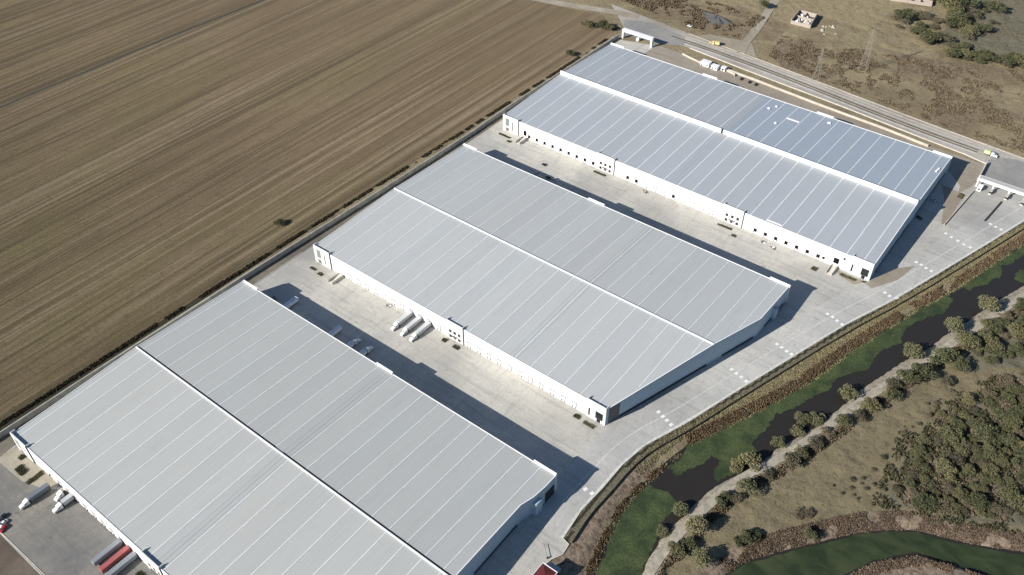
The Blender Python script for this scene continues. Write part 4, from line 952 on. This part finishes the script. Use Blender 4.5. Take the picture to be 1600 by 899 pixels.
def fill(poly, n, rmin, rmax, sep, seed, pad=None):
    r = random.Random(seed); out = []; xs = [p[0] for p in poly]; ys = [p[1] for p in poly]; tries = 0
    while len(out) < n and tries < 30000:
        tries += 1
        x, y = r.uniform(min(xs), max(xs)), r.uniform(min(ys), max(ys))
        if not inside(np.array([x]), np.array([y]), poly)[0]: continue
        R = rmin+(rmax-rmin)*r.random()**1.4
        if any((x-a)**2+(y-b)**2 < (sep*(R+c))**2 for a, b, c in out): continue
        out.append((x, y, R))
    return out
W1 = [(-7,421),(-8,447),(-10,463),(2,490),(14,520),(34,505),(30,462),(12,443),(3,430)]
for x, y, r in fill(W1, 52, 2.6, 6.0, .58, 3): put_tree('dark' if random.random() < .75 else 'grey', x, y, r, 'dark tree in the dense clump between the sandy path and the meadow track', 'tree', 'trees of the upper clump')
W2_ = [(30,452),(20,432),(10,418),(-1,397),(-6,380),(-9,350),(-8,328),(-9,316),(-2,309),(22,322),(48,333),(70,348),(70,440)]
for x, y, r in fill(W2_, 185, 2.2, 6.4, .55, 5):
    if y < 310+.3*(x+10)*1.2 and x > 30: continue
    k = 'dark' if random.random() < .72 else ('grey' if random.random() < .7 else 'willow')
    lb = {'dark':'dark green tree in the wood at the right edge','grey':'low grey-brown thorn bush in the wood at the right edge','willow':'pale green tree in the wood at the right edge'}[k]
    put_tree(k, x, y, r, lb, 'bush' if k == 'grey' else 'tree', 'trees of the wood at the right', .82)
sc = fill([(-33,290),(-14,302),(-8,330),(-12,360),(-8,390),(8,415),(26,442),(-2,408),(-16,384),(-18,350),(-22,318),(-34,300)], 34, .8, 1.9, 1.2, 9)
for x, y, r in sc: put_tree('grey', x, y, r, 'small scattered bush on the open meadow beside the wood', 'bush', 'small bushes on the meadow')
# trees north of the highway
NT_ = [(-192.6,831,5,'g'),(-184,828,4.5,'g'),(-170,815,5.5,'g'),(-163,810,6,'d'),(-152,801,7,'d'),(-144,812,6.5,'g'),(-173,847,4.5,'g'),(-148,859,8,'d'),(-141,850,6,'d'),(-165,886,9,'d'),(-155,875,7,'d'),(-176.9,896,8,'d'),(-150,897,9,'d'),(-138,880,6,'g'),(-131.6,789,5,'d'),(-126,793,4,'d'),(-119,793,5.5,'d'),(-110,796,5,'d'),(-105,799,6,'d'),(-97,801,4,'g'),(-86,803,6.5,'d'),(-77,807,6.5,'d'),(-68,808,6,'d'),(-58,812,6,'d'),(-185,815,3,'g'),(-160,832,4,'g'),(-135,806,4,'g')]
NT_ += [(x, y, r, 'd' if k % 3 else 'g') for k, (x, y, r) in enumerate(fill([(-192,831),(-172,868),(-182,893),(-150,915),(-118,905),(-112,850),(-118,815),(-126,790),(-150,795),(-178,812)], 24, 3.2, 7.0, .7, 77)+fill([(-128,784),(-125,798),(-60,822),(-40,818),(-60,803)], 16, 3.0, 5.5, .6, 78))]
for x, y, r, k in NT_: put_tree('dark' if k == 'd' else 'grey', x, y, r*1.3, 'dark tree of the thicket in the top right corner area' if k == 'd' else 'grey-green bush of the thicket in the top right corner area', 'tree' if k == 'd' else 'bush', 'thicket at the top right', .9)
put_tree('dark', -300.6, 779, 5.0, 'dark tree beside the side track at the top edge', 'tree', None, 1.5)
put_tree('dark', -398, 648, 6.0, 'dark bushy tree at the field corner by the white portal, right one', 'tree')
put_tree('dark', -409, 643, 5.2, 'dark bushy tree at the field corner, left one', 'tree')
put_tree('grey', -416, 645, 3.2, 'small grey bush left of the two trees at the field corner', 'bush')
put_tree('dark', -391.5, 649.5, 4.6, 'dark tree against the left leg of the white portal', 'tree')
put_tree('dark', -391.0, 588, 4.4, 'dark tree on the field edge beside the far warehouse', 'tree')
put_tree('dark', -406.9, 273.3, 3.7, 'lone small green bush in the ploughed field near the wall', 'bush', None, .8)
for p in [p for k in PR for i, p in enumerate(PR[k]) if (k, i) not in used]:
    for ch in children(p): bpy.data.objects.remove(ch)
    bpy.data.objects.remove(p)

def tufts(name, pts, size, hgt, mat, label, cat, seed):
    r = np.random.default_rng(seed); P = np.array(pts); n = len(P); k = 3
    P = np.repeat(P, k, 0); m = len(P); a = r.random(m)*6.283; s = size*(.6+.8*r.random(m)); h = hgt*(.5+.9*r.random(m))
    c, sn = np.cos(a)*s, np.sin(a)*s; j = r.normal(size=(m, 2))*size*.6
    x, y, z = P[:, 0]+j[:, 0], P[:, 1]+j[:, 1], P[:, 2]
    l = r.normal(size=(m, 2))*hgt*.35
    V = np.stack([np.stack([x-c, y-sn, z-.1], 1), np.stack([x+c, y+sn, z-.1], 1), np.stack([x+c*.6+l[:, 0], y+sn*.6+l[:, 1], z+h], 1), np.stack([x-c*.7+l[:, 0], y-sn*.7+l[:, 1], z+h*.8], 1)], 1).reshape(-1, 3)
    o = np_mesh(name, V, np.arange(4*m).reshape(-1, 4), mat); tag(o, label, cat, None, 'stuff'); return o
def scatter(pts, w0, w1, n, seed, jitn=0.0, thr=None):
    r = np.random.default_rng(seed); P = smooth(pts, 1); seg = [math.dist(a, b) for a, b in zip(P[:-1], P[1:])]; cum = np.cumsum([0]+seg)
    A = np.array(offset(P, w0)); B = np.array(offset(P, w1)); t = r.random(n)*cum[-1]; i = np.clip(np.searchsorted(cum, t)-1, 0, len(seg)-1); f = (t-cum[i])/np.array(seg)[i]
    wv = r.random(n)
    a = A[i]*(1-f)[:, None]+A[i+1]*f[:, None]; b = B[i]*(1-f)[:, None]+B[i+1]*f[:, None]; p = a*(1-wv)[:, None]+b*wv[:, None]
    if thr is not None: p = p[vnoise(p[:, 0], p[:, 1], 6, seed) > thr]
    z = height(p[:, 0][None], p[:, 1][None])[0][0]; return np.column_stack([p, z])
BN = [p for p in BANKN if 150 < p[1] < 640]
tufts('reed_bed', np.concatenate([scatter([p for p in BN if p[1] > 262], 6.6, 1.6, 15000, 21, thr=.25), scatter([p for p in BN if p[1] < 270], 3.6, .6, 3000, 27, thr=.3)]), .28, 1.0, M['reed'], 'dark brown reeds lining the warehouse side of the canal', 'reeds', 31)
tufts('pale_reeds', scatter(BN, 1.6, -0.8, 7000, 22, thr=.42), .26, .9, M['reedt'], 'pale straw reeds at the water edge below the brown reeds', 'reeds', 32)
tufts('dry_grass', scatter([p for p in BN if p[1] > 245], 13, 6.0, 12000, 23), .22, .3, M['reedt'], 'dry golden grass on the slope between the road and the reeds', 'grass', 33)
tufts('field_hedge', scatter([(-391.5,60),(-390.2,172),(-389.2,240),(-387,327),(-384.7,428),(-384,479),(-382.5,582),(-383,640)], 1.6, -.9, 9000, 24, thr=.33), .28, .7, M['hedge'], 'ragged dark weeds between the ploughed field and the concrete wall', 'scrub', 34)
tufts('channel_brush', scatter([p for p in CT if p[1] > 200 and p[0] < 90], 9.5, .6, 13000, 25, thr=.3), .26, .6, M['redbr'], 'reddish brown brush along the second channel', 'brush', 35)
tufts('far_channel_brush', scatter([p for p in CB if p[1] > 200 and p[0] < 90], -.6, -6.5, 5000, 26, thr=.35), .26, .6, M['redbr'], 'reddish brown brush on the near side of the second channel', 'brush', 36)
def area_scatter(poly, n, seed, thr, s=14):
    r = np.random.default_rng(seed); xs = [p[0] for p in poly]; ys = [p[1] for p in poly]
    x = r.uniform(min(xs), max(xs), n); y = r.uniform(min(ys), max(ys), n); k = inside(x, y, poly) & (vnoise(x, y, s, seed)*.6+vnoise(x, y, s/3, seed+1)*.4 > thr)
    x, y = x[k], y[k]; return np.column_stack([x, y, height(x[None], y[None])[0][0]])
tufts('highway_scrub', area_scatter([(-255,692),(-184,679),(-114,671),(60,662),(160,700),(120,800),(-80,795),(-150,765),(-262,735)], 42000, 41, .49), .42, .7, M['scrub'], 'brown scrub covering the slope beyond the highway', 'scrub', 42)
tufts('roadside_scrub', area_scatter([(-430,712),(-330,700),(-290,708),(-290,760),(-440,765)], 9000, 43, .50), .55, 1.0, M['scrub'], 'dark scrub around the gravel mound beyond the road', 'scrub', 44)
tufts('wood_undergrowth', area_scatter(W2_+[(70,345)], 9000, 45, .45, 8), .5, .8, M['scrub'], 'low undergrowth beneath the wood at the right edge', 'undergrowth', 46)
tufts('corner_scrub', area_scatter([(-150,808),(200,800),(260,1100),(-200,1100)], 20000, 47, .48), .45, .5, M['scrub'], 'grey scrub on the hillside in the top right corner', 'scrub', 48)
tufts('wood_fringe', area_scatter([(-14,300),(24,314),(50,328),(60,345),(40,470),(26,452),(2,412),(-14,385),(-20,350)], 16000, 61, .52, 9), .42, 1.1, M['fringe'], 'olive bushes and saplings filling the gaps of the right hand wood', 'undergrowth', 62)
tufts('path_brush', scatter([p for p in PATH if 180 < p[1] < 560], -3.2, -8.5, 7000, 49, thr=.42), .3, .8, M['scrub'], 'low dark brush between the sandy path and the meadow', 'brush', 50)

# ---- labels that place each tree among its neighbours
from bpy_extras.object_utils import world_to_camera_view
bpy.context.view_layer.update()
ORD2 = ['twenty-first','twenty-second','twenty-third','twenty-fourth','twenty-fifth','twenty-sixth','twenty-seventh','twenty-eighth','twenty-ninth','thirtieth']+['thirty-'+k for k in ('first','second','third','fourth','fifth','sixth','seventh','eighth','ninth')]+['fortieth']+['forty-'+k for k in ('first','second','third','fourth','fifth','sixth','seventh','eighth','ninth')]
ORD = ['first','second','third','fourth','fifth','sixth','seventh','eighth','ninth','tenth','eleventh','twelfth','thirteenth','fourteenth','fifteenth','sixteenth','seventeenth','eighteenth','nineteenth','twentieth']+ORD2
def members(g): return [o for o in bpy.data.objects if o.parent is None and o.get('group') == g]
def ordinal(g, key, fmt):
    by = {}
    for o in members(g): by.setdefault(o.name.split('.')[0], []).append(o)
    for k, L in by.items():
        for i, o in enumerate(sorted(L, key=key)):
            if i < len(ORD): o['label'] = fmt(o['label'].split(' of the')[0].split(' on the')[0], ORD[i])
ordinal('trees along the meadow side of the sandy path', lambda o: o.location.y, lambda b, n: '%s beside the sandy path, meadow side, %s from the near end' % (b, n))
def scr(o):
    v = world_to_camera_view(SC, camo, o.location); return v.x, v.y
ordinal('thicket at the top right', lambda o: scr(o)[0], lambda b, n: '%s in the top right thicket, %s from the left' % (b, n))
ordinal('small bushes on the meadow', lambda o: scr(o)[0], lambda b, n: 'small bush on the open meadow, %s from the left' % n)
for g, nm in (('trees of the wood at the right', 'right hand wood'), ('trees of the upper clump', 'clump between path and track')):
    L = members(g); xs = [scr(o)[0] for o in L]; ys = [scr(o)[1] for o in L]
    for o in L:
        x, y = scr(o); a = int(min(2.99, (x-min(xs))/(max(xs)-min(xs))*3)); b = int(min(3.99, (y-min(ys))/(max(ys)-min(ys))*4))
        R = max(o.scale.x, o.scale.y); sz = 'small' if R < 4.0 else ('medium' if R < 5.6 else 'large')
        kd = {'broadleaf_tree':'dark tree', 'thorn_bush':'grey thorn bush', 'willow_tree':'pale tree'}[o.name.split('.')[0]]
        o['label'] = '%s %s of the %s, %s, %s' % (sz, kd, nm, ['lowest rows','lower middle rows','upper middle rows','top rows'][b], ['left edge','centre','right side'][a])

# planters by the offices
def planter(x0, x1, y0, y1, label, seed):
    e = empty('planter_bed', ((x0+x1)/2, (y0+y1)/2, 0), label, 'planter', 'planter beds by the offices'); e['abs'] = 1
    MB().box(x0,x1,y0,y1,0,.22).build('soil', M['planter'], e)
    r = np.random.default_rng(seed); n = int(2.2*(x1-x0)*(y1-y0))+6
    C = np.column_stack([r.uniform(x0+.2,x1-.2,n), r.uniform(y0+.2,y1-.2,n), np.full(n,.35)]); V, F = leaf_cloud(C, np.full(n,.5), 14, .2, seed, .8)
    V = V-np.array([(x0+x1)/2,(y0+y1)/2,0]); o = mesh_from('shrubs', V, F, M['leafd']); o.parent = e
planter(-358.2,-353.4,255.4,256.8,'dark planter bed under the left office of the middle warehouse',1)
planter(-350.2,-346.4,254.2,256.2,'small dark planter left of the ramp of the middle warehouse',2)
planter(-250.5,-247.6,257.6,260.2,'dark planter left of the office door of the middle warehouse',3)
planter(-242.4,-238.2,257.4,259.8,'dark planter right of the office door of the middle warehouse',4)
planter(-158.6,-155.2,257.6,260.2,'dark planter left of the corner office of the middle warehouse',5)
planter(-152.2,-145.6,257.0,258.8,'long dark planter under the corner office of the middle warehouse',6)
planter(-361.5,-351.0,450.5,452.2,'dark planter bed under the left office of the far warehouse',7)
planter(-350.5,-347.0,446.2,448.2,'small dark planter in front of the left office of the far warehouse',8)
planter(-276.5,-266.5,452.6,454.2,'dark planter bed under the second office of the far warehouse',9)
planter(-177.0,-166.5,451.6,453.2,'dark planter bed under the third office of the far warehouse',10)
planter(-164.0,-161.0,446.5,448.5,'small dark planter in front of the third office of the far warehouse',11)
planter(-109.0,-105.5,446.5,450.0,'dark planter left of the right hand ramp of the far warehouse',12)
planter(-92.5,-82.5,452.5,454.3,'planter bed under the corner office of the far warehouse',13)
planter(-359.0,-352.5,59.6,63.6,'square dark planter in the garden terrace at bottom left',14)
planter(-347.5,-344.8,58.9,67.4,'long dark planter across the garden terrace at bottom left',15)
planter(-364.5,-361.5,64.6,67.4,'small dark planter at the corner of the garden terrace',16)
planter(-261.8,-257.4,61.8,65.0,'olive planter right of the docked trailers at bottom left',17)
planter(-60.4,-56.8,580.4,586.6,'dark green planter beside the lane wall near the gate canopy',18)
def pile(x, y, w_, lb, seed):
    r = random.Random(seed); e = empty('material_pile', (x, y, 0), lb, 'pile', 'builders piles by the far warehouse docks'); e['abs'] = 1
    for k in range(5):
        a, b = x+r.uniform(-w_, w_), y+r.uniform(-.9, .9); q = r.uniform(.4, .9)
        MB().box(a-q, a+q, b-q*.7, b+q*.7, 0, r.uniform(.4, 1.1)).build('stack', [M['doorf'], M['rubble'], M['brick'], M['pipe'], M['flash']][k], e, bevel=.05)
pile(-234.0, 454.3, 2.0, 'small pile of building material left of the closed docks of the far warehouse', 1)
pile(-144.6, 453.0, 1.4, 'small dark pile of material right of the third office of the far warehouse', 2)
pile(-137.0, 451.0, 2.2, 'low pile of material in front of the right hand open docks', 3)
pile(-294.5, 260.2, 1.0, 'small stack standing by the dock wall left of the three white trucks', 4)
for o in bpy.data.objects:
    if o.parent is None and len(str(o.get('label','')).replace('-',' ').split()) > 15: print('LONG', o.name, o['label'])
print('objects', len(bpy.data.objects))
